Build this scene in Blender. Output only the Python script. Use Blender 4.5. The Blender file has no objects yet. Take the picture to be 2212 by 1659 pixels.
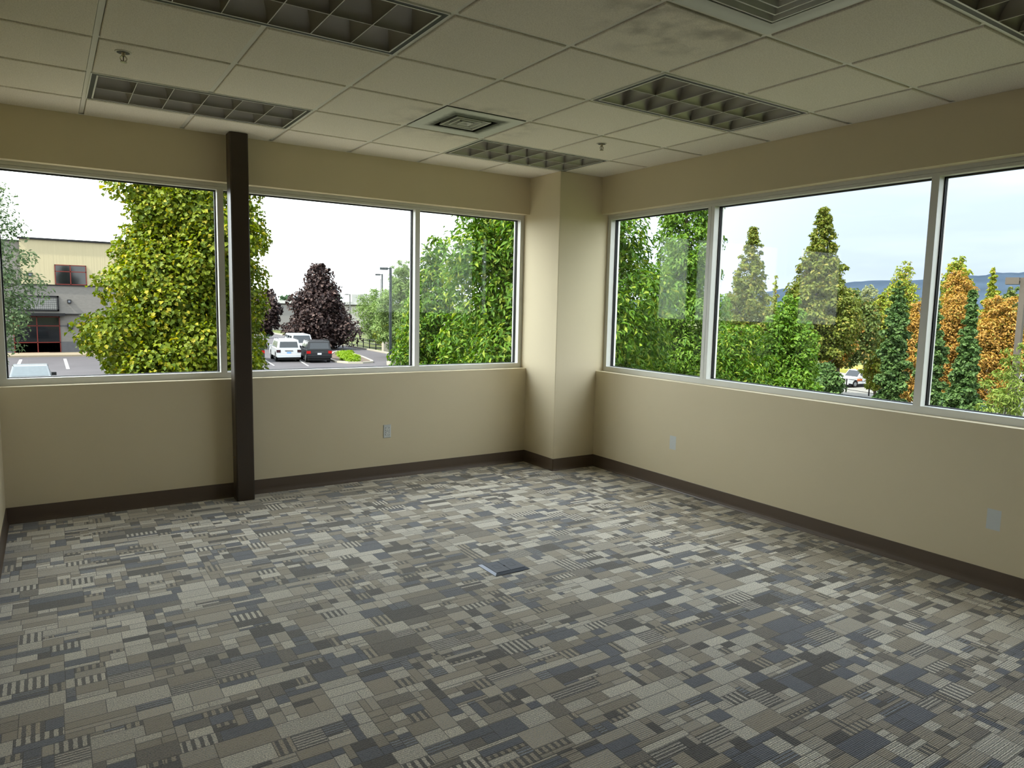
import bpy, math, random
import numpy as np
from mathutils import Vector, Matrix, Euler

R = math.radians
sc = bpy.context.scene
col = sc.collection
random.seed(7)

# ------------------------------------------------------------------ camera
cam_d = bpy.data.cameras.new('camera')
cam = bpy.data.objects.new('camera', cam_d)
col.objects.link(cam)
sc.camera = cam
cam_d.sensor_fit = 'HORIZONTAL'
cam_d.sensor_width = 36.0
cam_d.lens = 1526.44 / 2212 * 36.0
cam_d.clip_start = 0.05
cam_d.clip_end = 4000
_b = Matrix(((1, 0, 0), (0, 0, -1), (0, 1, 0)))
_m = Matrix.Rotation(-0.58171, 3, 'Z') @ _b @ Matrix.Rotation(-0.110577, 3, 'X') @ Matrix.Rotation(0.021556, 3, 'Z')
cam.matrix_world = Matrix.Translation((0.3666, -2.7225, 1.5138)) @ _m.to_4x4()

# ------------------------------------------------------------------ view
vs = sc.view_settings
vs.view_transform = 'Standard'
vs.look = 'None'
vs.gamma = 1.0
vs.use_curve_mapping = False
vs.exposure = 1.62
sc.cycles.max_bounces = 9
sc.cycles.diffuse_bounces = 5
sc.cycles.adaptive_threshold = 0.015
sc.cycles.transparent_max_bounces = 16
sc.cycles.sample_clamp_indirect = 6.0

# ------------------------------------------------------------------ sky and sun
SKY = 1.0
SUN = 6.0
SUN_TO = Vector((-0.82, -0.14, 1.0)).normalized()
w = bpy.data.worlds.new('sky')
sc.world = w
w.use_nodes = True
nt = w.node_tree
nt.nodes.clear()
N = nt.nodes.new
L = nt.links.new
out = N('ShaderNodeOutputWorld'); bg = N('ShaderNodeBackground'); L(bg.outputs[0], out.inputs[0])
tc = N('ShaderNodeTexCoord')
dot = N('ShaderNodeVectorMath'); dot.operation = 'DOT_PRODUCT'
L(tc.outputs['Generated'], dot.inputs[0]); dot.inputs[1].default_value = (-0.98, -0.17, 0)
mr = N('ShaderNodeMapRange'); mr.interpolation_type = 'SMOOTHSTEP'
L(dot.outputs['Value'], mr.inputs['Value'])
mr.inputs['From Min'].default_value = -0.95; mr.inputs['From Max'].default_value = -0.1
mx = N('ShaderNodeMix'); mx.data_type = 'RGBA'
L(mr.outputs['Result'], mx.inputs['Factor'])
mx.inputs['A'].default_value = (0.25, 0.29, 0.37, 1); mx.inputs['B'].default_value = (2.35, 2.45, 2.5, 1)
sep = N('ShaderNodeSeparateXYZ'); L(tc.outputs['Generated'], sep.inputs[0])
mr2 = N('ShaderNodeMapRange'); L(sep.outputs['Z'], mr2.inputs['Value'])
mr2.inputs['From Min'].default_value = 0.0; mr2.inputs['From Max'].default_value = 0.9
mr2.inputs['To Min'].default_value = 0.0; mr2.inputs['To Max'].default_value = 0.35
mx2 = N('ShaderNodeMix'); mx2.data_type = 'RGBA'
L(mr2.outputs['Result'], mx2.inputs['Factor']); L(mx.outputs['Result'], mx2.inputs['A'])
mx2.inputs['B'].default_value = (1.0, 1.25, 1.7, 1)
noi = N('ShaderNodeTexNoise'); noi.inputs['Scale'].default_value = 2.2; noi.inputs['Detail'].default_value = 5
mp = N('ShaderNodeMapping'); mp.inputs['Scale'].default_value = (1, 1, 6)
L(tc.outputs['Generated'], mp.inputs[0]); L(mp.outputs[0], noi.inputs['Vector'])
mr3 = N('ShaderNodeMapRange'); L(noi.outputs['Fac'], mr3.inputs['Value'])
mr3.inputs['From Min'].default_value = 0.45; mr3.inputs['From Max'].default_value = 0.75
mr3.inputs['To Min'].default_value = 0.0; mr3.inputs['To Max'].default_value = 0.12
mx3 = N('ShaderNodeMix'); mx3.data_type = 'RGBA'
L(mr3.outputs['Result'], mx3.inputs['Factor']); L(mx2.outputs['Result'], mx3.inputs['A'])
mx3.inputs['B'].default_value = (1.2, 1.3, 1.45, 1)
L(mx3.outputs['Result'], bg.inputs['Color'])
bg.inputs['Strength'].default_value = SKY

sun_d = bpy.data.lights.new('sun', 'SUN')
sun_d.energy = SUN
sun_d.color = (1.0, 0.95, 0.85)
sun_d.angle = R(1.2)
sun = bpy.data.objects.new('sun', sun_d)
col.objects.link(sun)
sun.rotation_euler = SUN_TO.to_track_quat('Z', 'Y').to_euler()
sun.location = (-40, -10, 60)

# ------------------------------------------------------------------ helpers
ALB = 1.0
def lin(c):
    return tuple(ALB * ((x / 255) / 12.92 if x / 255 <= 0.04045 else ((x / 255 + 0.055) / 1.055) ** 2.4) for x in c)

MATS = {}
DSPEC = 0.5
def mat(name, rgb, rough=0.6, metal=0.0, var=0.06, scale=8.0, bump=0.0, bscale=200.0, spec=None, stretch=None, bdist=0.002):
    """plain principled surface with faint procedural tone variation and fine relief"""
    if name in MATS: return MATS[name]
    m = bpy.data.materials.new(name); m.use_nodes = True
    t = m.node_tree; b = t.nodes['Principled BSDF']
    b.inputs['Roughness'].default_value = rough
    b.inputs['Metallic'].default_value = metal
    b.inputs['Specular IOR Level'].default_value = DSPEC if spec is None else spec
    c = lin(rgb)
    tcn = t.nodes.new('ShaderNodeTexCoord'); src = tcn.outputs['Object']
    if stretch:
        mpn = t.nodes.new('ShaderNodeMapping'); mpn.inputs['Scale'].default_value = stretch
        t.links.new(src, mpn.inputs[0]); src = mpn.outputs[0]
    n = t.nodes.new('ShaderNodeTexNoise'); n.inputs['Scale'].default_value = scale; n.inputs['Detail'].default_value = 4
    t.links.new(src, n.inputs['Vector'])
    r = t.nodes.new('ShaderNodeValToRGB')
    r.color_ramp.elements[0].position = 0.3; r.color_ramp.elements[1].position = 0.7
    r.color_ramp.elements[0].color = tuple(x * (1 - var) for x in c) + (1,)
    r.color_ramp.elements[1].color = tuple(min(1, x * (1 + var)) for x in c) + (1,)
    t.links.new(n.outputs['Fac'], r.inputs[0]); t.links.new(r.outputs[0], b.inputs['Base Color'])
    if bump:
        n2 = t.nodes.new('ShaderNodeTexNoise'); n2.inputs['Scale'].default_value = bscale; n2.inputs['Detail'].default_value = 3
        t.links.new(src, n2.inputs['Vector'])
        bp = t.nodes.new('ShaderNodeBump'); bp.inputs['Strength'].default_value = bump; bp.inputs['Distance'].default_value = bdist
        t.links.new(n2.outputs['Fac'], bp.inputs['Height']); t.links.new(bp.outputs[0], b.inputs['Normal'])
    MATS[name] = m
    return m

class MB:
    def __init__(s): s.v = []; s.f = []
    def add(s, vs_, fs):
        k = len(s.v); s.v += [tuple(p) for p in vs_]; s.f += [tuple(i + k for i in f) for f in fs]; return s
    def box(s, x0, y0, z0, x1, y1, z1):
        return s.add([(x0, y0, z0), (x1, y0, z0), (x1, y1, z0), (x0, y1, z0), (x0, y0, z1), (x1, y0, z1), (x1, y1, z1), (x0, y1, z1)],
                     [(0, 3, 2, 1), (4, 5, 6, 7), (0, 1, 5, 4), (1, 2, 6, 5), (2, 3, 7, 6), (3, 0, 4, 7)])
    def bbox(s, x0, y0, z0, x1, y1, z1, b, axis='z', both=False):
        """box whose +axis face is bevelled by b"""
        c = [(x0, y0), (x1, y0), (x1, y1), (x0, y1)]
        ci = [(x0 + b, y0 + b), (x1 - b, y0 + b), (x1 - b, y1 - b), (x0 + b, y1 - b)]
        vs_ = [(x, y, z0) for x, y in c] + [(x, y, z1 - b) for x, y in c] + [(x, y, z1) for x, y in ci]
        fs = [(0, 3, 2, 1), (8, 9, 10, 11)]
        for i in range(4):
            j = (i + 1) % 4
            fs += [(i, j, 4 + j, 4 + i), (4 + i, 4 + j, 8 + j, 8 + i)]
        return s.add(vs_, fs)
    def cyl(s, p0, p1, r0, r1=None, n=12, cap=True):
        r1 = r0 if r1 is None else r1
        p0 = Vector(p0); p1 = Vector(p1); d = (p1 - p0).normalized()
        a = Vector((1, 0, 0)) if abs(d.x) < 0.9 else Vector((0, 1, 0))
        u = d.cross(a).normalized(); v = d.cross(u)
        vs_ = []
        for p, r in ((p0, r0), (p1, r1)):
            vs_ += [p + (u * math.cos(2 * math.pi * i / n) + v * math.sin(2 * math.pi * i / n)) * r for i in range(n)]
        fs = [(i, n + i, n + (i + 1) % n, (i + 1) % n) for i in range(n)]
        if cap: fs += [tuple(range(n)), tuple(range(2 * n - 1, n - 1, -1))]
        return s.add(vs_, fs)
    def tube(s, pts, rads, n=7):
        pts = [Vector(p) for p in pts]; base = len(s.v); ring = []
        for k, p in enumerate(pts):
            d = (pts[min(k + 1, len(pts) - 1)] - pts[max(k - 1, 0)]).normalized()
            a = Vector((1, 0, 0)) if abs(d.x) < 0.9 else Vector((0, 1, 0))
            u = d.cross(a).normalized(); v = d.cross(u)
            ring += [p + (u * math.cos(2 * math.pi * i / n) + v * math.sin(2 * math.pi * i / n)) * rads[k] for i in range(n)]
        fs = []
        for k in range(len(pts) - 1):
            for i in range(n):
                j = (i + 1) % n
                fs.append((k * n + i, (k + 1) * n + i, (k + 1) * n + j, k * n + j))
        fs += [tuple(range(n)), tuple(range((len(pts) - 1) * n + n - 1, (len(pts) - 1) * n - 1, -1))]
        return s.add(ring, fs)
    def prism(s, poly, axis, a, b):
        """poly in the plane normal to axis, extruded from a to b"""
        n = len(poly)
        def P(q, t):
            return {'x': (t, q[0], q[1]), 'y': (q[0], t, q[1]), 'z': (q[0], q[1], t)}[axis]
        vs_ = [P(q, a) for q in poly] + [P(q, b) for q in poly]
        fs = [tuple(range(n)), tuple(range(2 * n - 1, n - 1, -1))] + [(i, n + i, n + (i + 1) % n, (i + 1) % n) for i in range(n)]
        return s.add(vs_, fs)
    def build(s, name, m, parent=None, smooth=False, loc=None, rz=None):
        me = bpy.data.meshes.new(name)
        me.from_pydata(s.v, [], s.f)
        me.materials.append(m)
        import bmesh
        bm = bmesh.new(); bm.from_mesh(me); bmesh.ops.recalc_face_normals(bm, faces=bm.faces); bm.to_mesh(me); bm.free()
        if smooth: me.polygons.foreach_set('use_smooth', [True] * len(me.polygons))
        me.update()
        return link(name, me, parent, loc, rz)

def link(name, me, parent=None, loc=None, rz=None):
    o = bpy.data.objects.new(name, me); col.objects.link(o)
    if parent: o.parent = parent
    if loc is not None: o.location = loc
    if rz is not None: o.rotation_euler = (0, 0, rz)
    return o
def tag(o, label=None, cat=None, group=None, kind=None):
    if label: o['label'] = label
    if cat: o['category'] = cat
    if group: o['group'] = group
    if kind: o['kind'] = kind
    return o
def thing(name, label, cat, loc=(0, 0, 0), rz=0.0, group=None):
    o = bpy.data.objects.new(name, None); col.objects.link(o)
    o.location = loc; o.rotation_euler = (0, 0, rz); o.empty_display_size = 0.1
    return tag(o, label, cat, group)
def struct(o, label=None, cat=None):
    o['kind'] = 'structure'
    return tag(o, label, cat)
def copy_tree(o, parent=None):
    c = o.copy(); col.objects.link(c); c.parent = parent
    for ch in list(o.children): copy_tree(ch, c)
    return c

# ------------------------------------------------------------------ room sizes
T = 0.6096
XL, XR, YA, YR, H = 0.082, 4.70, 2.90, -4.60, 2.705
SILL, HEAD = 0.914, 2.370
CX, CY = 4.222, 2.424           # inner corner of the boxed column
TOP = 3.10                      # top of the wall above the hung ceiling

# ------------------------------------------------------------------ room materials
PAINT = mat('tan_wall_paint', (216, 203, 172), 0.75, var=0.02, scale=1.5, bump=0.12, bscale=420, spec=0.3)
FRAME = mat('white_aluminium', (214, 214, 207), 0.38, var=0.02, spec=0.5)
GASKET = mat('black_rubber', (14, 14, 16), 0.6)
BASEB = mat('brown_rubber_base', (92, 78, 66), 0.42, var=0.04, scale=3)
TEE = mat('white_steel_tee', (222, 219, 208), 0.5, var=0.02)
DARKV = mat('plenum', (60, 58, 55), 0.9)
PLATE = mat('light_grey_plastic', (205, 208, 206), 0.35, var=0.01)
SLOT = mat('dark_slot', (15, 15, 15), 0.7)

def glass_mat(name, tint=(1, 1, 1), base=0.009, spec_rough=0.0):
    m = bpy.data.materials.new(name); m.use_nodes = True
    t = m.node_tree; t.nodes.clear()
    o = t.nodes.new('ShaderNodeOutputMaterial'); mxs = t.nodes.new('ShaderNodeMixShader')
    tr = t.nodes.new('ShaderNodeBsdfTransparent'); tr.inputs[0].default_value = tint + (1,)
    gl = t.nodes.new('ShaderNodeBsdfGlossy'); gl.inputs['Roughness'].default_value = spec_rough
    lw = t.nodes.new('ShaderNodeLayerWeight'); lw.inputs['Blend'].default_value = 0.5
    pw = t.nodes.new('ShaderNodeMath'); pw.operation = 'POWER'; pw.inputs[1].default_value = 5
    ma = t.nodes.new('ShaderNodeMath'); ma.operation = 'MULTIPLY_ADD'; ma.inputs[1].default_value = 1 - base; ma.inputs[2].default_value = base
    t.links.new(lw.outputs['Facing'], pw.inputs[0]); t.links.new(pw.outputs[0], ma.inputs[0])
    t.links.new(ma.outputs[0], mxs.inputs[0]); t.links.new(tr.outputs[0], mxs.inputs[1]); t.links.new(gl.outputs[0], mxs.inputs[2])
    t.links.new(mxs.outputs[0], o.inputs[0])
    return m
GLASS = glass_mat('window_glass', (0.97, 0.985, 0.975))

# ceiling tile: off-white mineral fibre, faint fissures, soot stains blown out of the air diffusers
def tile_mat():
    m = bpy.data.materials.new('mineral_fibre_tile'); m.use_nodes = True
    t = m.node_tree; b = t.nodes['Principled BSDF']; b.inputs['Roughness'].default_value = 0.9
    b.inputs['Specular IOR Level'].default_value = 0.2
    g = t.nodes.new('ShaderNodeNewGeometry'); oi = t.nodes.new('ShaderNodeObjectInfo')
    n = t.nodes.new('ShaderNodeTexNoise'); n.inputs['Scale'].default_value = 170; n.inputs['Detail'].default_value = 3
    t.links.new(g.outputs['Position'], n.inputs['Vector'])
    r = t.nodes.new('ShaderNodeValToRGB')
    r.color_ramp.elements[0].position = 0.30; r.color_ramp.elements[1].position = 0.6
    r.color_ramp.elements[0].color = lin((216, 208, 194)) + (1,); r.color_ramp.elements[1].color = lin((238, 231, 218)) + (1,)
    t.links.new(n.outputs['Fac'], r.inputs[0])
    mul = t.nodes.new('ShaderNodeMapRange'); mul.inputs['To Min'].default_value = 0.95; mul.inputs['To Max'].default_value = 1.03
    t.links.new(oi.outputs['Random'], mul.inputs['Value'])
    prev = t.nodes.new('ShaderNodeVectorMath'); prev.operation = 'SCALE'
    t.links.new(r.outputs[0], prev.inputs[0]); t.links.new(mul.outputs[0], prev.inputs['Scale'])
    n2 = t.nodes.new('ShaderNodeTexNoise'); n2.inputs['Scale'].default_value = 7; n2.inputs['Detail'].default_value = 4
    t.links.new(g.outputs['Position'], n2.inputs['Vector'])
    soot = None
    for (cx, cy, rad) in ((4.5 * T, 2.5 * T, 0.62), (4.35 * T, -0.9 * T, 0.55)):
        d = t.nodes.new('ShaderNodeVectorMath'); d.operation = 'DISTANCE'
        t.links.new(g.outputs['Position'], d.inputs[0]); d.inputs[1].default_value = (cx, cy, H)
        a = t.nodes.new('ShaderNodeMapRange'); a.interpolation_type = 'SMOOTHSTEP'
        t.links.new(d.outputs['Value'], a.inputs['Value'])
        a.inputs['From Min'].default_value = rad; a.inputs['From Max'].default_value = 0.25
        a.inputs['To Min'].default_value = 0; a.inputs['To Max'].default_value = 0.4
        if soot is None: soot = a.outputs[0]
        else:
            mxm = t.nodes.new('ShaderNodeMath'); mxm.operation = 'MAXIMUM'
            t.links.new(soot, mxm.inputs[0]); t.links.new(a.outputs[0], mxm.inputs[1]); soot = mxm.outputs[0]
    sm = t.nodes.new('ShaderNodeMapRange'); sm.inputs['From Min'].default_value = 0.42; sm.inputs['From Max'].default_value = 0.66
    t.links.new(n2.outputs['Fac'], sm.inputs['Value'])
    fm = t.nodes.new('ShaderNodeMath'); fm.operation = 'MULTIPLY'
    t.links.new(soot, fm.inputs[0]); t.links.new(sm.outputs[0], fm.inputs[1])
    mix = t.nodes.new('ShaderNodeMix'); mix.data_type = 'RGBA'
    t.links.new(fm.outputs[0], mix.inputs['Factor']); t.links.new(prev.outputs[0], mix.inputs['A'])
    mix.inputs['B'].default_value = lin((70, 64, 56)) + (1,)
    t.links.new(mix.outputs['Result'], b.inputs['Base Color'])
    bp = t.nodes.new('ShaderNodeBump'); bp.inputs['Strength'].default_value = 0.35; bp.inputs['Distance'].default_value = 0.002
    t.links.new(n.outputs['Fac'], bp.inputs['Height']); t.links.new(bp.outputs[0], b.inputs['Normal'])
    return m
TILE = tile_mat()

# ------------------------------------------------------------------ floor: carpet of small woven rectangles
def carpet_mat():
    m = bpy.data.materials.new('patchwork_carpet'); m.use_nodes = True
    t = m.node_tree; b = t.nodes['Principled BSDF']
    b.inputs['Roughness'].default_value = 0.7
    b.inputs['Specular IOR Level'].default_value = 0.35
    b.inputs['Sheen Weight'].default_value = 0.55; b.inputs['Sheen Roughness'].default_value = 0.4
    b.inputs['Sheen Tint'].default_value = (1.0, 0.95, 0.86, 1)
    def A(name):
        a = t.nodes.new('ShaderNodeAttribute'); a.attribute_name = name; return a
    def Mth(op, *ins):
        q = t.nodes.new('ShaderNodeMath'); q.operation = op
        for i, x in enumerate(ins):
            if isinstance(x, (int, float)): q.inputs[i].default_value = x
            else: t.links.new(x, q.inputs[i])
        return q.outputs[0]
    ca = A('patch_a'); cb = A('patch_b'); ty = A('patch_kind')
    uv = t.nodes.new('ShaderNodeUVMap'); uv.uv_map = 'metres'
    su = t.nodes.new('ShaderNodeSeparateXYZ'); t.links.new(uv.outputs[0], su.inputs[0])
    g = t.nodes.new('ShaderNodeNewGeometry'); sp = t.nodes.new('ShaderNodeSeparateXYZ'); t.links.new(g.outputs['Position'], sp.inputs[0])
    # wobble so yarn lines are not ruler straight
    nw = t.nodes.new('ShaderNodeTexNoise'); nw.inputs['Scale'].default_value = 60; t.links.new(g.outputs['Position'], nw.inputs['Vector'])
    wob = Mth('MULTIPLY_ADD', nw.outputs['Fac'], 0.006, -0.003)
    xx = Mth('ADD', sp.outputs['X'], wob); yy = Mth('ADD', sp.outputs['Y'], wob)
    sx = Mth('GREATER_THAN', Mth('FRACT', Mth('DIVIDE', xx, 0.027)), 0.5)
    sy = Mth('GREATER_THAN', Mth('FRACT', Mth('DIVIDE', yy, 0.0145)), 0.5)
    isx = Mth('COMPARE', ty.outputs['Fac'], 2.0, 0.1); isy = Mth('COMPARE', ty.outputs['Fac'], 1.0, 0.1)
    # speckle for the loop pile
    ns = t.nodes.new('ShaderNodeTexNoise'); ns.inputs['Scale'].default_value = 210; ns.inputs['Detail'].default_value = 2
    t.links.new(g.outputs['Position'], ns.inputs['Vector'])
    isp = Mth('COMPARE', ty.outputs['Fac'], 3.0, 0.1)
    spk = Mth('GREATER_THAN', ns.outputs['Fac'], 0.53)
    f = Mth('MAXIMUM', Mth('MAXIMUM', Mth('MULTIPLY', isx, sx), Mth('MULTIPLY', isy, sy)), Mth('MULTIPLY', isp, spk))
    mix = t.nodes.new('ShaderNodeMix'); mix.data_type = 'RGBA'
    t.links.new(f, mix.inputs['Factor']); t.links.new(ca.outputs['Color'], mix.inputs['A']); t.links.new(cb.outputs['Color'], mix.inputs['B'])
    # dark woven line along two sides of every patch
    ln = Mth('MAXIMUM', Mth('LESS_THAN', su.outputs['Y'], 0.0046), Mth('LESS_THAN', su.outputs['X'], 0.003))
    lw = Mth('MULTIPLY', ln, 0.72)
    mix2 = t.nodes.new('ShaderNodeMix'); mix2.data_type = 'RGBA'
    t.links.new(lw, mix2.inputs['Factor']); t.links.new(mix.outputs['Result'], mix2.inputs['A']); mix2.inputs['B'].default_value = lin((52, 48, 42)) + (1,)
    # fine tone noise
    va = t.nodes.new('ShaderNodeMapRange'); va.inputs['To Min'].default_value = 0.45; va.inputs['To Max'].default_value = 1.55
    va.inputs['From Min'].default_value = 0.25; va.inputs['From Max'].default_value = 0.75
    t.links.new(ns.outputs['Fac'], va.inputs['Value'])
    # rib grooves of the tufted rows, pitch about 9 mm
    grv = Mth('LESS_THAN', Mth('FRACT', Mth('DIVIDE', yy, 0.0092)), 0.36)
    ramt = A('patch_rib')
    gf = Mth('SUBTRACT', 1.0, Mth('MULTIPLY', grv, ramt.outputs['Fac']))
    sc_ = t.nodes.new('ShaderNodeVectorMath'); sc_.operation = 'SCALE'
    t.links.new(mix2.outputs['Result'], sc_.inputs[0]); t.links.new(Mth('MULTIPLY', va.outputs[0], gf), sc_.inputs['Scale'])
    t.links.new(sc_.outputs[0], b.inputs['Base Color'])
    rib = Mth('SINE', Mth('MULTIPLY', yy, 2 * math.pi / 0.0065))
    hh = Mth('ADD', Mth('MULTIPLY', rib, 0.5), Mth('MULTIPLY', ns.outputs['Fac'], 1.2))
    hh = Mth('SUBTRACT', hh, Mth('MULTIPLY', f, 0.7))
    bp = t.nodes.new('ShaderNodeBump'); bp.inputs['Strength'].default_value = 0.55; bp.inputs['Distance'].default_value = 0.0022
    t.links.new(hh, bp.inputs['Height']); t.links.new(bp.outputs[0], b.inputs['Normal'])
    return m

def make_floor():
    rng = random.Random(11)
    rects = []
    def split(x0, y0, x1, y1, d):
        wx, wy = x1 - x0, y1 - y0
        area = wx * wy
        stop = (wx < 0.23 and wy < 0.115 and rng.random() < 0.40) or (wx < 0.125 and wy < 0.08 and rng.random() < 0.75) or (wx < 0.07 and wy < 0.055)
        if stop or d > 9:
            rects.append((x0, y0, x1, y1)); return
        ax = rng.random() < wx / (wx + 1.55 * wy)
        q = rng.uniform(0.3, 0.7)
        if ax and wx > 0.06: m = x0 + wx * q; split(x0, y0, m, y1, d + 1); split(m, y0, x1, y1, d + 1)
        elif wy > 0.026: m = y0 + wy * q; split(x0, y0, x1, m, d + 1); split(x0, m, x1, y1, d + 1)
        else: rects.append((x0, y0, x1, y1))
    y = YR
    while y < YA - 0.01:
        y1 = min(y + rng.uniform(0.16, 0.3), YA)
        if YA - y1 < 0.05: y1 = YA
        x = XL
        while x < XR - 0.01:
            x1 = min(x + rng.uniform(0.25, 0.6), XR)
            if XR - x1 < 0.08: x1 = XR
            split(x, y, x1, y1, 0); x = x1
        y = y1
    light, light2, tan, taupe = lin((224, 217, 200)), lin((206, 199, 184)), lin((188, 176, 152)), lin((160, 150, 134))
    blue, blue2, char, dark = lin((124, 128, 136)), lin((148, 153, 161)), lin((106, 102, 95)), lin((78, 75, 71))
    V, F, CA, CB, K, UV, RB = [], [], [], [], [], [], []
    for (x0, y0, x1, y1) in rects:
        k = len(V); V += [(x0, y0, 0), (x1, y0, 0), (x1, y1, 0), (x0, y1, 0)]; F.append((k, k + 1, k + 2, k + 3))
        u = rng.random(); big = (x1 - x0) > 0.09 and (y1 - y0) > 0.05
        if u < 0.25: a, b_, kd = light, light2, 0
        elif u < 0.37: a, b_, kd = light2, tan, 3
        elif u < 0.57: a, b_, kd = tan, taupe, 3
        elif u < 0.63: a, b_, kd = taupe, char, 3
        elif u < 0.76: a, b_, kd = blue, lin((92, 96, 104)), 3
        elif u < 0.84: a, b_, kd = char, dark, 3
        elif u < 0.92: a, b_, kd = (light2, char, 1) if big else (blue2, char, 1)
        else: a, b_, kd = (light, char, 2) if big else (tan, char, 2)
        s = rng.uniform(0.92, 1.08)
        CA += [c * s for c in a] + [1]; CB += [c * s for c in b_] + [1]; K.append(kd); RB.append(rng.uniform(0.1, 0.62))
        UV += [0, 0, x1 - x0, 0, x1 - x0, y1 - y0, 0, y1 - y0]
    me = bpy.data.meshes.new('floor'); me.from_pydata(V, [], F)
    a = me.attributes.new('patch_a', 'FLOAT_COLOR', 'FACE'); a.data.foreach_set('color', CA)
    a = me.attributes.new('patch_b', 'FLOAT_COLOR', 'FACE'); a.data.foreach_set('color', CB)
    a = me.attributes.new('patch_kind', 'FLOAT', 'FACE'); a.data.foreach_set('value', [float(x) for x in K])
    a = me.attributes.new('patch_rib', 'FLOAT', 'FACE'); a.data.foreach_set('value', RB)
    uv = me.uv_layers.new(name='metres'); uv.data.foreach_set('uv', UV)
    me.materials.append(carpet_mat())
    o = link('floor', me)
    struct(o, 'grey, tan and slate blue patchwork carpet floor', 'floor')
    sl = MB().box(XL - 0.2, YR - 0.2, -0.35, XR + 0.2, YA + 0.2, -0.004).build('slab', mat('concrete', (140, 138, 132), 0.9, var=0.1), o)
    return o
make_floor()

# ------------------------------------------------------------------ walls
wb = MB()
wb.box(XL - 0.15, YA, -0.35, XR + 0.2, YA + 0.2, SILL); wb.box(XL - 0.15, YA, HEAD, XR + 0.2, YA + 0.2, TOP)
struct(wb.build('wall_back', PAINT), 'tan wall below and above the long window on the left side', 'wall')
BY0 = -2.2                                    # far end of the right-hand window band, behind the camera
wr = MB()
wr.box(XR, YR - 0.15, -0.35, XR + 0.2, YA, SILL); wr.box(XR, YR - 0.15, HEAD, XR + 0.2, YA, TOP)
wr.box(XR, YR - 0.15, SILL, XR + 0.2, BY0, HEAD)
struct(wr.build('wall_right', PAINT), 'tan wall below and above the window on the right side', 'wall')
struct(MB().box(XL - 0.15, YR - 0.15, -0.35, XL, YA + 0.2, TOP).build('wall_left', PAINT), 'sliver of pale wall at the left edge', 'wall')
struct(MB().box(XL - 0.15, YR - 0.15, -0.35, XR + 0.2, YR, TOP).build('wall_front', mat('bounce_damping_taupe', (84, 76, 68), 0.8)), 'wall behind the viewer, coloured dark taupe to damp bounce light', 'wall')  # unseen wall, its dark colour chosen to dim the near floor
cb_ = MB()
cb_.prism([(CX + 0.003, CY), (XR + 0.2, CY), (XR + 0.2, YA + 0.2), (CX, YA + 0.2), (CX, CY + 0.003)], 'z', 0.0, H - 0.001)
struct(cb_.build('wall_corner', PAINT), 'boxed square column in the corner between the two windows', 'column')
struct(MB().box(XL - 0.15, YR - 0.15, TOP, XR + 0.2, YA + 0.2, TOP + 0.2).build('roof_deck', DARKV), 'roof deck above the hung ceiling', 'roof')

# baseboards: rubber cove base with a toe
def basebrd(name, p0, p1, inward, label):
    prof = [(0, 0.0), (0.016, 0.0), (0.0155, 0.003), (0.009, 0.011), (0.0055, 0.026), (0.0045, 0.04), (0.0045, 0.109), (0.003, 0.111), (0, 0.111)]
    p0 = Vector(p0); p1 = Vector(p1); n = Vector(inward)
    vs_ = []
    for p in (p0, p1):
        for a, z in prof: vs_.append((p.x + n.x * a, p.y + n.y * a, z + 0.0005))
    k = len(prof)
    fs = [(i, k + i, k + (i + 1) % k, (i + 1) % k) for i in range(k)] + [tuple(range(k)), tuple(range(2 * k - 1, k - 1, -1))]
    o = MB().add(vs_, fs).build(name, BASEB)
    struct(o, label, 'baseboard'); return o
basebrd('baseboard_back', (XL, YA, 0), (CX, YA, 0), (0, -1, 0), 'dark brown rubber baseboard along the left window wall')
basebrd('baseboard_right', (XR, YR, 0), (XR, CY, 0), (-1, 0, 0), 'dark brown rubber baseboard along the right window wall')
basebrd('baseboard_left', (XL, YR, 0), (XL, YA, 0), (1, 0, 0), 'dark brown rubber baseboard at the far left wall')
basebrd('baseboard_column_side', (CX, CY - 0.012, 0), (CX, YA, 0), (-1, 0, 0), 'brown baseboard on the left face of the boxed column')
basebrd('baseboard_column_face', (CX - 0.012, CY, 0), (XR, CY, 0), (0, -1, 0), 'brown baseboard on the right face of the boxed column')

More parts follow.
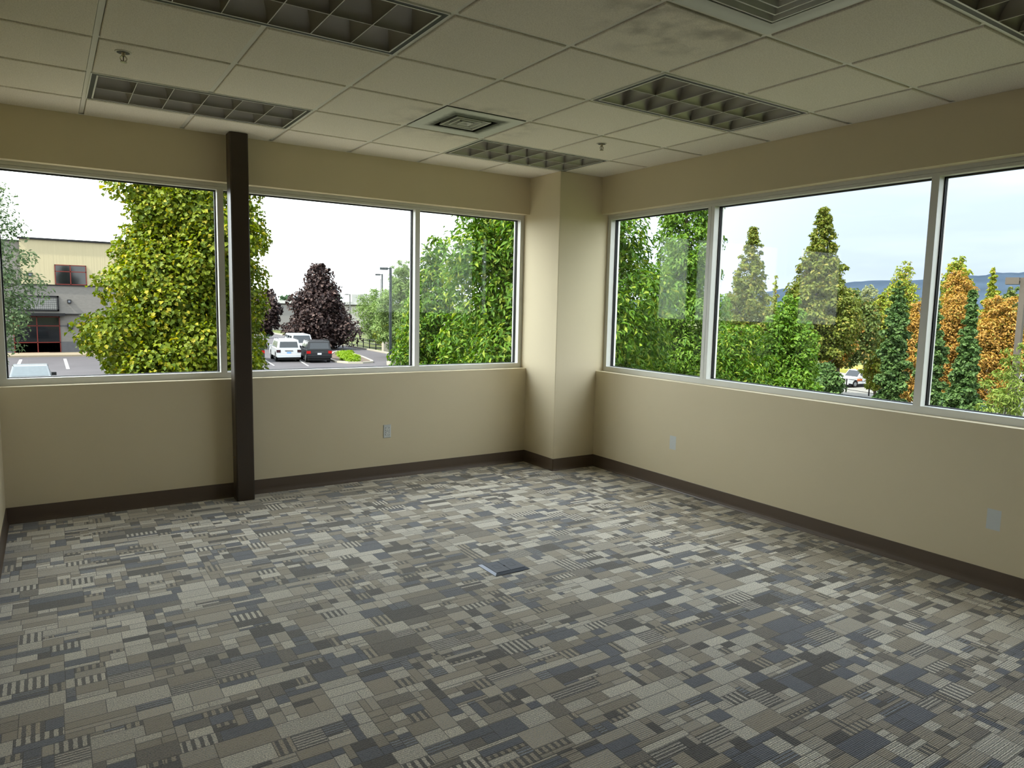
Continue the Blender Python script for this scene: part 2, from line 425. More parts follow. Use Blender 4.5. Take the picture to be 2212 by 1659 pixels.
# ------------------------------------------------------------------ windows
FD, FW, REC = 0.114, 0.045, 0.085
def window(name, axis, base, a0, a1, mulls, label, wide=()):
    """axis 'x': band along x on wall y=base; axis 'y': band along y on wall x=base"""
    root = bpy.data.objects.new(name, None); col.objects.link(root); root.empty_display_size = 0.1
    struct(root, label, 'window')
    f0 = base + REC
    def bx(mb, a, d0, z0, b_, d1, z1):
        if axis == 'x': mb.box(a, d0, z0, b_, d1, z1)
        else: mb.box(d0, a, z0, d1, b_, z1)
        return mb
    bx(MB(), a0, f0, SILL, a1, f0 + FD, SILL + FW).build('sill_rail', FRAME, root)
    h = MB(); bx(h, a0, f0, HEAD - 0.024, a1, f0 + FD, HEAD); bx(h, a0, f0 + 0.004, HEAD - FW, a1, f0 + FD, HEAD - 0.0255)
    h.build('head_rail', FRAME, root)
    edges = [a0 + 0.02] + list(mulls) + [a1 - 0.02]
    for k, c in enumerate(edges):
        m_ = MB(); hw = FW / 2
        if c in wide:
            bx(m_, c - 0.033, f0 + 0.001, SILL + FW, c - 0.0015, f0 + FD - 0.001, HEAD - FW)
            bx(m_, c + 0.0015, f0 + 0.001, SILL + FW, c + 0.033, f0 + FD - 0.001, HEAD - FW)
            bx(m_, c - 0.002, f0 + 0.008, SILL + FW, c + 0.002, f0 + FD - 0.008, HEAD - FW)
        else:
            bx(m_, c - hw, f0 + 0.001, SILL + FW, c + hw, f0 + FD - 0.001, HEAD - FW)
        m_.build('mullion' if 0 < k < len(edges) - 1 else 'jamb', FRAME, root)
    for k in range(len(edges) - 1):
        wl = 0.033 if edges[k] in wide else FW / 2; wr_ = 0.033 if edges[k + 1] in wide else FW / 2
        a, b_ = edges[k] + wl, edges[k + 1] - wr_
        gy = f0 + 0.066
        bx(MB(), a, gy, SILL + FW, b_, gy + 0.008, HEAD - FW).build('glass_pane', GLASS, root)
        gk = MB()
        for d0, d1 in ((gy - 0.008, gy), (gy + 0.008, gy + 0.02)):
            g = 0.0085
            bx(gk, a, d0, SILL + FW, b_, d1, SILL + FW + 0.004); bx(gk, a, d0, HEAD - FW - g, b_, d1, HEAD - FW)
            bx(gk, a, d0, SILL + FW + 0.004, a + g, d1, HEAD - FW - g); bx(gk, b_ - g, d0, SILL + FW + 0.004, b_, d1, HEAD - FW - g)
        gk.build('gasket', GASKET, root)
    return root
window('window_1', 'x', YA, XL, CX + 0.001, [1.482, 3.102], 'three-pane white aluminium window band in the left wall')
window('window_2', 'y', XR, BY0, CY - 0.001, [-0.503, 1.188], 'white aluminium window band in the right wall', wide=(1.188,))

# ------------------------------------------------------------------ steel post by the left window
POST = mat('dark_brown_enamel', (56, 45, 34), 0.36, var=0.05, scale=4)
pm = MB()
b0, b1, c0, c1, bv = 1.505, 1.633, 2.735, 2.863, 0.008
pm.prism([(b0 + bv, c0), (b1 - bv, c0), (b1, c0 + bv), (b1, c1 - bv), (b1 - bv, c1), (b0 + bv, c1), (b0, c1 - bv), (b0, c0 + bv)], 'z', 0.001, H - 0.002)
po = thing('steel_post', 'dark brown square steel post standing in front of the left window', 'post', (0, 0, 0))
pm.build('shaft', POST, po)
MB().cyl((b0, 2.80, 0.33), (b0 - 0.006, 2.80, 0.33), 0.007, n=8).build('bolt', mat('brass_bolt', (150, 120, 70), 0.3, 0.8), po)

# ------------------------------------------------------------------ ceiling
ceil = MB().box(XL, YR, 3.0, XR, YA, TOP).build('ceiling', DARKV)
struct(ceil, 'hung ceiling of square off-white tiles in a white grid', 'ceiling')
BW, LIP, DROP = 0.024, 0.003, 0.008
lights = [(1, 3), (1, 0), (5, 0), (5, 3), (5, -3)]
occupied = set()
for i, j in lights: occupied |= {(i, j), (i + 1, j)}
diffs = [(4, 2), (4, -2)]
occupied |= set(diffs)
xs = [XL] + [i * T for i in range(1, 8)] + [XR]
ys = [YR] + [j * T for j in range(-7, 5)] + [YA]
tile_cache = {}
for ix in range(8):
    for jy in range(len(ys) - 1):
        j = jy - 8
        if (ix, j) in occupied: continue
        xa, xb_, ya_, yb_ = xs[ix], xs[ix + 1], ys[jy], ys[jy + 1]
        ea = LIP + (BW / 2 if ix > 0 else 0); eb = LIP + (BW / 2 if ix < 7 else 0)
        fa = LIP + (BW / 2 if jy > 0 else 0); fb = LIP + (BW / 2 if jy < len(ys) - 2 else 0)
        wx, wy = xb_ - xa - ea - eb, yb_ - ya_ - fa - fb
        key = (round(wx, 4), round(wy, 4))
        if key not in tile_cache:
            b_ = MB()
            q = 0.003
            hx, hy = wx / 2, wy / 2
            v8 = [(-hx, -hy, 0.018), (hx, -hy, 0.018), (hx, hy, 0.018), (-hx, hy, 0.018), (-hx, -hy, q), (hx, -hy, q), (hx, hy, q), (-hx, hy, q),
                  (-hx + q, -hy + q, 0), (hx - q, -hy + q, 0), (hx - q, hy - q, 0), (-hx + q, hy - q, 0)]
            b_.add(v8, [(0, 1, 2, 3), (8, 11, 10, 9)] + [f for i in range(4) for f in ((i, (i + 1) % 4, 4 + (i + 1) % 4, 4 + i), (4 + i, 4 + (i + 1) % 4, 8 + (i + 1) % 4, 8 + i))])
            o = b_.build('ceiling_tile', TILE, ceil); tile_cache[key] = o.data
        else: o = link('ceiling_tile', tile_cache[key], ceil)
        o.location = (xa + ea + wx / 2, ya_ + fa + wy / 2, H)
skip = {(i + 1, j) for i, j in lights}
tee_cache = {}
for i in range(1, 8):
    for jy in range(len(ys) - 1):
        if (i, jy - 8) in skip: continue
        ln = round(ys[jy + 1] - ys[jy], 4)
        if ln not in tee_cache:
            o = MB().box(-BW / 2, 0, 0, BW / 2, ln, 0.03).build('main_tee', TEE, ceil); tee_cache[ln] = o.data
        else: o = link('main_tee', tee_cache[ln], ceil)
        o.location = (i * T, ys[jy], H + DROP)
cross_cache = {}
for jy in range(1, len(ys) - 1):
    for ix in range(8):
        # skip the tee that would run through a two-cell light
        ln = xs[ix + 1] - xs[ix] - (BW / 2 if ix > 0 else 0) - (BW / 2 if ix < 7 else 0)
        x0 = xs[ix] + (BW / 2 if ix > 0 else 0)
        k = round(ln, 4)
        if k not in cross_cache:
            o = MB().box(0, -BW / 2, 0, ln, BW / 2, 0.03).build('cross_tee', TEE, ceil); cross_cache[k] = o.data
        else: o = link('cross_tee', cross_cache[k], ceil)
        o.location = (x0, ys[jy], H + DROP + 0.0005)
tr = [MB().box(XL, YA - 0.02, H + 0.001, CX, YA, H + 0.003), MB().box(XR - 0.02, YR, H + 0.001, XR, CY, H + 0.003),
      MB().box(XL, YR, H + 0.001, XL + 0.02, YA, H + 0.003)]
for k, (q, s) in enumerate(zip(tr, ('left window wall', 'right window wall', 'far left wall'))):
    struct(q.build('trim_%d' % (k + 1), TEE), 'white wall angle edging the ceiling along the ' + s, 'trim')

# ------------------------------------------------------------------ parabolic ceiling lights
ALU = mat('semi_specular_aluminium', (164, 160, 152), 0.48, 0.8, var=0.02)
BLACKM = mat('black_slot_shade_and_neck', (8, 8, 10), 0.5)
WHITEM = mat('white_enamel', (222, 222, 216), 0.4, var=0.01)
TUBE = mat('unlit_lamp_tube', (228, 228, 222), 0.3, var=0.0)
def blade(prof, axis, a, b_, centre, half=False, flip=False):
    """prof list of (height, half thickness); open-topped parabolic blade running along axis"""
    m_ = MB()
    sides = ((-1, 1) if not half else ((1,) if not flip else (-1,)))
    for s in sides:
        pts = [(centre + s * t_, h_) for h_, t_ in prof]
        n = len(pts); vs_ = []
        for e in (a, b_):
            for c, z in pts: vs_.append((e, c, z) if axis == 'x' else (c, e, z))
        m_.add(vs_, [(i, i + 1, n + i + 1, n + i) for i in range(n - 1)])
    return m_
def make_light():
    t = thing('ceiling_light', '', 'ceiling light')
    LX, LY = 2 * T - BW, T - BW                      # clear opening in the grid
    hx, hy = LX / 2, LY / 2
    Z0 = 0.0                                         # louvre mouth, local z
    def ring(x, y, wd, z0, z1):
        m_ = MB()
        m_.box(-x, -y, z0, x, -y + wd, z1); m_.box(-x, y - wd, z0, x, y, z1)
        m_.box(-x, -y + wd, z0, -x + wd, y - wd, z1); m_.box(x - wd, -y + wd, z0, x, y - wd, z1)
        return m_
    ring(hx + 0.004, hy + 0.004, 0.006, Z0 + 0.0005, Z0 + 0.03).build('flange', WHITEM, t)
    ring(hx - 0.002, hy - 0.002, 0.0225, Z0 + 0.0015, Z0 + 0.05).build('slot_shade', BLACKM, t)  # solid black ring, nearly flush, stands for the shade inside the slot
    x1, y1 = hx - 0.0245, hy - 0.0245
    ring(x1, y1, 0.008, Z0, Z0 + 0.05).build('louvre_frame', WHITEM, t)
    x2, y2 = x1 - 0.008, y1 - 0.008
    D = 0.085
    hs = [D * k / 7 for k in range(8)]
    plong = [(h_, 0.0012 + 0.080 * (h_ / D) ** 1.8) for h_ in hs]
    pcr = [(h_, 0.0010 + 0.040 * (h_ / D) ** 1.8) for h_ in hs]
    lb0 = blade(plong, 'x', -x2, x2, 0.0).build('long_blade', ALU, t, smooth=True)
    MB().box(-x2, -0.0016, -0.0008, x2, 0.0016, 0.001).build('blade_edge', WHITEM, lb0)
    blade(plong, 'x', -x2, x2, -y2, half=True).build('side_reflector', ALU, t, smooth=True)
    blade(plong, 'x', -x2, x2, y2, half=True, flip=True).build('side_reflector', ALU, t, smooth=True)
    pitch = 2 * x2 / 6
    first = None
    for k in range(1, 6):
        if first is None:
            first = blade(pcr, 'y', -y2, y2, 0.0).build('cross_blade', ALU, t, smooth=True); o = first
            ed = MB().box(-0.0016, -y2, -0.0006, 0.0016, y2, 0.001).build('blade_edge', WHITEM, o)
        else: o = link('cross_blade', first.data, t); link('blade_edge', ed.data, o)
        o.location = (-x2 + k * pitch, 0, 0)
    blade(pcr, 'y', -y2, y2, -x2, half=True).build('end_reflector', ALU, t, smooth=True)
    blade(pcr, 'y', -y2, y2, x2, half=True, flip=True).build('end_reflector', ALU, t, smooth=True)
    hb = MB(); zt = D + 0.075
    hb.box(-hx, -hy, zt, hx, hy, zt + 0.01)
    hb.box(-hx, -hy, 0.05, -hx + 0.004, hy, zt); hb.box(hx - 0.004, -hy, 0.05, hx, hy, zt)
    hb.box(-hx, -hy, 0.05, hx, -hy + 0.004, zt); hb.box(-hx, hy - 0.004, 0.05, hx, hy, zt)
    hb.build('housing', WHITEM, t)
    for s in (-1, 1):
        MB().cyl((-x2, s * y2 / 2, D + 0.03), (x2, s * y2 / 2, D + 0.03), 0.013, n=12).build('lamp_tube', TUBE, t, smooth=True)
    return t
proto = make_light()
LL = ['unlit louvred ceiling light nearest the left wall, above the dark steel post',
      'unlit louvred ceiling light cut by the top edge, left of centre, its louvre cells largest',
      'unlit louvred ceiling light to the right of centre, below the upper square air diffuser',
      'unlit louvred ceiling light touching the top of the corner column',
      'unlit ceiling light cropped by the top right corner, only its edge showing']
for k, (i, j) in enumerate(lights):
    o = proto if k == 0 else copy_tree(proto)
    o.location = ((i + 1) * T, (j + 0.5) * T, H)
    tag(o, LL[k], 'ceiling light', 'recessed louvred ceiling lights')

# ------------------------------------------------------------------ air diffusers
def panel_mat(name, op, amount):
    m = bpy.data.materials.new(name); m.use_nodes = True
    t = m.node_tree; b = t.nodes['Principled BSDF']; b.inputs['Roughness'].default_value = 0.45
    tcn = t.nodes.new('ShaderNodeTexCoord'); s = t.nodes.new('ShaderNodeSeparateXYZ'); t.links.new(tcn.outputs['Object'], s.inputs[0])
    def Mth(o_, *ins):
        q = t.nodes.new('ShaderNodeMath'); q.operation = o_
        for i, x in enumerate(ins):
            if isinstance(x, (int, float)): q.inputs[i].default_value = x
            else: t.links.new(x, q.inputs[i])
        return q.outputs[0]
    d = Mth('MAXIMUM', Mth('ABSOLUTE', s.outputs['X']), Mth('ABSOLUTE', Mth('ADD', s.outputs['Y'], 0.02)))
    n = t.nodes.new('ShaderNodeTexNoise'); n.inputs['Scale'].default_value = 22; t.links.new(tcn.outputs['Object'], n.inputs['Vector'])
    dd = Mth('ADD', d, Mth('MULTIPLY_ADD', n.outputs['Fac'], 0.03, -0.015))
    a = t.nodes.new('ShaderNodeMapRange'); a.interpolation_type = 'SMOOTHSTEP'; t.links.new(dd, a.inputs['Value'])
    a.inputs['From Min'].default_value = op + 0.07; a.inputs['From Max'].default_value = op + 0.012
    a.inputs['To Min'].default_value = 0; a.inputs['To Max'].default_value = amount
    mix = t.nodes.new('ShaderNodeMix'); mix.data_type = 'RGBA'; t.links.new(a.outputs[0], mix.inputs['Factor'])
    mix.inputs['A'].default_value = lin((208, 210, 204)) + (1,); mix.inputs['B'].default_value = lin((22, 22, 18)) + (1,)
    t.links.new(mix.outputs['Result'], b.inputs['Base Color'])
    return m
CONE = mat('diffuser_cone_white', (206, 207, 200), 0.45, var=0.02)
def diffuser(i, j, op, nring, soot, label, out0=0.80):
    t = thing('air_diffuser', label, 'air vent', ((i + 0.5) * T, (j + 0.5) * T, H), group='square ceiling air diffusers')
    h_ = T / 2 - BW / 2 - 0.002
    pm_ = panel_mat('sooty_panel_%d' % nring, op, soot)
    m_ = MB()
    for z0 in (0.0,):
        m_.box(-h_, -h_, 0, h_, -op, 0.004); m_.box(-h_, op, 0, h_, h_, 0.004)
        m_.box(-h_, -op, 0, -op, op, 0.004); m_.box(op, -op, 0, h_, op, 0.004)
    m_.build('face_panel', pm_, t)
    nk = MB(); zt = 0.16
    nk.box(-op, -op, 0.004, -op + 0.003, op, zt); nk.box(op - 0.003, -op, 0.004, op, op, zt)
    nk.box(-op, -op, 0.004, op, -op + 0.003, zt); nk.box(-op, op - 0.003, 0.004, op, op, zt)
    nk.box(-op, -op, zt, op, op, zt + 0.01)
    nk.build('neck', BLACKM, t)
    for k in range(nring):
        ro = op * (out0 - (out0 - 0.2) / (nring - 1) * k) if nring > 3 else op * (out0 - 0.27 * k); ri = ro - op * 0.11
        zb, zt_ = 0.0, 0.034
        if k == nring - 1: ri = op * 0.06
        rg = MB()
        lo = [(-ro, -ro), (ro, -ro), (ro, ro), (-ro, ro)]; hi = [(-ri, -ri), (ri, -ri), (ri, ri), (-ri, ri)]
        lo2 = [(x * (1 - 0.007 / ro), y * (1 - 0.007 / ro)) for x, y in lo]
        vs_ = [(x, y, zb) for x, y in lo] + [(x, y, zb) for x, y in lo2] + [(x, y, zt_) for x, y in hi] + [(x, y, zb + 0.004) for x, y in lo] + [(x, y, zt_ + 0.002) for x, y in hi]
        fs = []
        for q in range(4):
            r_ = (q + 1) % 4
            fs += [(q, r_, 4 + r_, 4 + q), (4 + q, 4 + r_, 8 + r_, 8 + q), (q, r_, 12 + r_, 12 + q), (12 + q, 12 + r_, 16 + r_, 16 + q), (8 + q, 8 + r_, 16 + r_, 16 + q)]
        if k == nring - 1: fs.append((8, 9, 10, 11))
        rg.add(vs_, fs).build('cone_ring', CONE, t)
diffuser(4, 2, 0.158, 3, 0.97, 'square white ceiling air diffuser with soot stained slots at centre')
diffuser(4, -2, 0.205, 4, 0.25, 'large square ceiling air diffuser cropped by the top edge of the view', 0.95)

# ------------------------------------------------------------------ sprinklers
CHROME = mat('satin_chrome', (190, 182, 170), 0.25, 0.9)
def sprinkler(x, y, label):
    t = thing('fire_sprinkler', label, 'sprinkler', (x, y, H), group='ceiling sprinklers')
    m_ = MB(); m_.cyl((0, 0, 0.0), (0, 0, -0.004), 0.038, 0.036, n=24); m_.build('escutcheon', mat('white_escutcheon', (205, 200, 188), 0.35), t)
    MB().cyl((0, 0, -0.0038), (0, 0, -0.0046), 0.029, n=24).build('cup', mat('cup_shadow_grey', (70, 66, 58), 0.6), t)
    MB().cyl((0, 0, -0.0044), (0, 0, -0.022), 0.011, 0.008, n=12).build('nozzle', CHROME, t)
    for s in (-1, 1):
        MB().tube([(s * 0.008, 0, -0.020), (s * 0.015, 0, -0.030), (s * 0.012, 0, -0.040), (0, 0, -0.047)], [0.003] * 4, n=6).build('frame_arm', CHROME, t)
    MB().cyl((0, 0, -0.020), (0, 0, -0.044), 0.0025, n=8).build('glass_bulb', mat('dark_bulb', (70, 52, 44), 0.2), t)
    MB().cyl((0, 0, -0.047), (0, 0, -0.049), 0.015, n=14).build('deflector', CHROME, t)
sprinkler(0.732, 1.355, 'small chrome sprinkler head in the ceiling at upper left')
sprinkler(3.813, 1.392, 'small chrome sprinkler head in the ceiling between the two right-hand lights')

# ------------------------------------------------------------------ wall outlets
def outlet(loc, rz, label):
    t = thing('wall_outlet', label, 'outlet', loc, rz, group='duplex wall outlets')
    # local: x width, z height, -y out of the wall
    b_ = 0.004
    c = [(-0.035, -0.0575), (0.035, -0.0575), (0.035, 0.0575), (-0.035, 0.0575)]
    ci = [(x * (1 - b_ / 0.035), z * (1 - b_ / 0.0575)) for x, z in c]
    vs_ = [(x, 0, z) for x, z in c] + [(x, -0.003, z) for x, z in c] + [(x, -0.0065, z) for x, z in ci]
    fs = [(0, 1, 2, 3), (8, 9, 10, 11)] + [f for i in range(4) for f in ((i, (i + 1) % 4, 4 + (i + 1) % 4, 4 + i), (4 + i, 4 + (i + 1) % 4, 8 + (i + 1) % 4, 8 + i))]
    MB().add(vs_, fs).build('cover_plate', PLATE, t)
    for zc in (0.0195, -0.0195):
        pts = []
        for k in range(24):
            a = 2 * math.pi * k / 24
            pts.append((0.0172 * math.cos(a), max(-0.0135, min(0.0135, 0.0172 * math.sin(a))) + zc))
        r = MB().prism(pts, 'y', -0.0062, -0.0085).build('receptacle', mat('receptacle_white', (224, 226, 222), 0.3), t)
        for sx, hh in ((-0.0064, 0.0048), (0.0064, 0.0042)):
            MB().box(sx - 0.0013, -0.0088, zc + 0.003 - hh, sx + 0.0013, -0.0084, zc + 0.003 + hh).build('slot', SLOT, r)
        MB().cyl((0, -0.0084, zc - 0.0085), (0, -0.0088, zc - 0.0085), 0.0026, n=10).build('ground_hole', SLOT, r)
        MB().box(-0.0185, -0.0066, zc - 0.0145, 0.0185, -0.0064, zc + 0.0145).build('surround', mat('receptacle_gap', (110, 112, 112), 0.6), r)
    MB().cyl((0, -0.006, 0), (0, -0.0075, 0), 0.0028, n=10).build('screw', mat('plate_screw', (150, 152, 150), 0.3, 0.6), t)
outlet((2.782, YA - 0.0003, 0.411), 0, 'white outlet on the left wall below the middle pane')
outlet((XR - 0.0003, 1.400, 0.402), R(90), 'white outlet on the right wall nearest the column')
outlet((XR - 0.0003, -1.012, 0.393), R(90), 'white outlet at the far right of the right wall')

# ------------------------------------------------------------------ floor box
FB = mat('anodised_aluminium', (104, 110, 120), 0.38, 0.4, var=0.03, scale=30)
FBD = mat('floor_box_grey', (92, 96, 104), 0.55, 0.1, var=0.03, scale=30)
fb = thing('floor_outlet_box', 'grey metal floor outlet cover set into the carpet', 'floor outlet', (2.525, 0.605, 0.0))
fx, fy = 0.117, 0.098
m_ = MB()
o4 = [(-fx, -fy), (fx, -fy), (fx, fy), (-fx, fy)]; i4 = [(x - math.copysign(0.018, x), y - math.copysign(0.018, y)) for x, y in o4]
vs_ = [(x, y, 0.0008) for x, y in o4] + [(x, y, 0.003) for x, y in o4] + [(x, y, 0.011) for x, y in i4] + [(x, y, 0.0085) for x, y in [(a * 0.985, b_ * 0.98) for a, b_ in i4]]
fs = [(0, 1, 2, 3), (12, 13, 14, 15)] + [f for i in range(4) for f in ((i, (i + 1) % 4, 4 + (i + 1) % 4, 4 + i), (4 + i, 4 + (i + 1) % 4, 8 + (i + 1) % 4, 8 + i), (8 + i, 8 + (i + 1) % 4, 12 + (i + 1) % 4, 12 + i))]
m_.add(vs_, fs).build('bevelled_frame', FB, fb)
for s in (-1, 1):
    lid = MB().bbox(-0.047, -0.076, 0.0, 0.047, 0.076, 0.0035, 0.0012).build('lid', FBD, fb, loc=(s * 0.0485, 0, 0.0085))
    q = MB(); x0, x1, y0, y1, g = -0.018, 0.018, -0.028, 0.028, 0.0018
    q.box(x0, y0, 0.0034, x1, y0 + g, 0.0038); q.box(x0, y1 - g, 0.0034, x1, y1, 0.0038); q.box(x0, y0, 0.0034, x0 + g, y1, 0.0038); q.box(x1 - g, y0, 0.0034, x1, y1, 0.0038)
    q.build('flap_outline', mat('flap_line', (52, 54, 60), 0.5), lid)
MB().box(-0.004, -0.012, 0.0115, 0.004, 0.006, 0.0128).build('latch', SLOT, fb)

# ================================================================== outdoors
DSPEC = 0.12
ALB = 0.40                                       # darkens all outdoor colours to offset the exposure raised for the room
GA, GB = -3.5, -7.0                              # street side and lower lot on the right
def ground_z(x, y):
    t = min(1.0, max(0.0, (x - 33.0) / 24.0)); t = t * t * (3 - 2 * t)
    return GA + (GB - GA) * t

SOIL = mat('dry_grass_ground', (96, 104, 58), 0.95, var=0.25, scale=0.6)
ASPH = mat('grey_asphalt', (92, 89, 92), 0.9, var=0.10, scale=0.5, bump=0.3, bscale=30, bdist=0.02)
CONC = mat('pale_concrete', (172, 166, 152), 0.9, var=0.06, scale=0.8)
CONC2 = mat('lower_lot_concrete', (140, 138, 132), 0.9, var=0.06, scale=0.3)
WLINE = mat('white_road_paint', (200, 200, 198), 0.7, var=0.05)

def terrain():
    xs_ = [-260, -120, -60, -30, 0, 20, 33, 37, 41, 45, 49, 53, 57, 64, 80, 120, 200, 320, 600, 1100]
    ys_ = [3.12, 10, 20, 40, 60, 80, 120, 200, 320, 600, 1100]
    ys_ = [-600, -300, -120, -60, -25, -4.76] + ys_
    V = []
    for y in ys_:
        for x in xs_: V.append((x, y, ground_z(x, y) - 0.03))
    n = len(xs_)
    F = [(j * n + i, j * n + i + 1, (j + 1) * n + i + 1, (j + 1) * n + i) for j in range(len(ys_) - 1) for i in range(n - 1)]
    o = MB().add(V, F).build('ground', SOIL)
    return struct(o, 'grassy ground outside sloping down to the right', 'ground')
terrain()
struct(MB().prism([(-70, 14), (22, 14), (26.5, 45), (28.2, 58.8), (28.6, 67.5), (28.9, 80), (29.2, 112), (-70, 112)], 'z', GA - 0.2, GA).build('parking_lot', ASPH), 'grey asphalt parking lot outside the left window', 'parking lot')
struct(MB().box(-60, 3.12, GA - 0.2, 24, 9.0, GA + 0.02).build('bounce_slab', CONC), 'unseen pale concrete slab added outside to bounce light indoors', 'bounce_slab')  # added out of sight below the sill to bounce sunlight onto the ceiling
struct(MB().prism([(59, 12), (125, 12), (125, 54), (90, 58), (66, 52)], 'z', GB - 0.3, GB + 0.02).build('lower_lot', CONC2), 'pale concrete lot beyond the right-hand trees', 'parking lot')
struct(MB().box(-60, 66.6, GA - 0.1, 12, 70.2, GA + 0.14).build('sidewalk', mat('tan_concrete', (150, 138, 118), 0.9)), 'tan sidewalk in front of the shop building', 'sidewalk')
def stripe(x0, y0, x1, y1, label, wd=0.11):
    d = Vector((x1 - x0, y1 - y0, 0)); n = Vector((-d.y, d.x, 0)).normalized() * wd / 2
    m_ = MB(); q = [(x0 + n.x, y0 + n.y), (x0 - n.x, y0 - n.y), (x1 - n.x, y1 - n.y), (x1 + n.x, y1 + n.y)]
    m_.prism(q, 'z', GA - 0.01, GA + 0.006)
    tag(m_.build('parking_stripe', WLINE), label, 'road marking', 'white parking bay stripes')
stripe(-1.54, 58.1, -1.50, 64.2, 'white parking stripe behind the silver car at the far left', 0.2)
stripe(1.41, 54.7, 1.40, 64.2, 'white parking stripe close to the maple at left', 0.2)
stripe(14.90, 53.0, 15.62, 58.6, 'white parking stripe left of the white off-roader')
stripe(17.20, 51.8, 18.10, 57.2, 'white parking stripe between the white and black off-roaders')

# ------------------------------------------------------------------ foliage
def leaf_mat(name, a, b_, trans=0.35, dry=None, dryamt=0.0):
    m = bpy.data.materials.new(name); m.use_nodes = True
    t = m.node_tree; b = t.nodes['Principled BSDF']; o = t.nodes['Material Output']
    b.inputs['Roughness'].default_value = 0.55; b.inputs['Specular IOR Level'].default_value = 0.12
    g = t.nodes.new('ShaderNodeNewGeometry')
    r = t.nodes.new('ShaderNodeValToRGB'); e = r.color_ramp.elements
    e[0].position = 0.0; e[0].color = lin(a) + (1,); e[1].position = 1.0 - dryamt - 0.01; e[1].color = lin(b_) + (1,)
    if dry:
        q = e.new(1.0 - dryamt); q.color = lin(dry) + (1,)
    t.links.new(g.outputs['Random Per Island'], r.inputs[0])
    t.links.new(r.outputs[0], b.inputs['Base Color'])
    tl = t.nodes.new('ShaderNodeBsdfTranslucent'); ms = t.nodes.new('ShaderNodeMixShader'); ms.inputs[0].default_value = trans
    hs = t.nodes.new('ShaderNodeHueSaturation'); hs.inputs['Saturation'].default_value = 1.1; hs.inputs['Value'].default_value = 1.25
    t.links.new(r.outputs[0], hs.inputs['Color']); t.links.new(hs.outputs[0], tl.inputs['Color'])
    t.links.new(b.outputs[0], ms.inputs[1]); t.links.new(tl.outputs[0], ms.inputs[2]); t.links.new(ms.outputs[0], o.inputs['Surface'])
    return m
LM = {
 'maple': leaf_mat('maple_leaves', (78, 104, 22), (142, 154, 34), dry=(176, 168, 48), dryamt=0.10),
 'airy': leaf_mat('airy_leaves', (96, 122, 84), (136, 156, 110)),
 'purple': leaf_mat('purple_leaves', (40, 31, 32), (76, 58, 55), 0.2, dry=(110, 90, 84), dryamt=0.15),
 'willow': leaf_mat('pale_willow_leaves', (104, 136, 66), (150, 174, 102)),
 'broad': leaf_mat('broad_green_leaves', (54, 96, 20), (108, 146, 40), dry=(150, 170, 60), dryamt=0.15),
 'bright': leaf_mat('bright_green_leaves', (76, 122, 32), (126, 160, 56)),
 'olive': leaf_mat('olive_leaves', (88, 106, 36), (136, 146, 60), dry=(152, 146, 66), dryamt=0.12),
 'brown': leaf_mat('browning_leaves', (98, 102, 42), (150, 136, 60), dry=(176, 130, 58), dryamt=0.25),
 'oak': leaf_mat('oak_leaves', (78, 102, 48), (126, 140, 74), dry=(156, 136, 74), dryamt=0.12),
 'pale': leaf_mat('grey_green_leaves', (136, 148, 98), (176, 180, 130)),
 'yellow': leaf_mat('yellow_green_leaves', (126, 146, 42), (168, 176, 70), dry=(190, 160, 70), dryamt=0.1),
 'dark': leaf_mat('dark_glossy_leaves', (48, 80, 34), (104, 134, 72), 0.22),
 'orange': leaf_mat('orange_leaves', (180, 134, 60), (210, 166, 86), dry=(156, 150, 66), dryamt=0.1),
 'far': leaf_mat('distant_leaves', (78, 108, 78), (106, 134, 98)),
 'slim': leaf_mat('slim_light_leaves', (104, 132, 48), (156, 174, 84)),
 'lime': leaf_mat('lime_groundcover', (120, 160, 36), (160, 190, 60)),
}
BARK = mat('grey_bark', (92, 84, 74), 0.9, var=0.2, scale=12, stretch=(1, 1, 0.2))

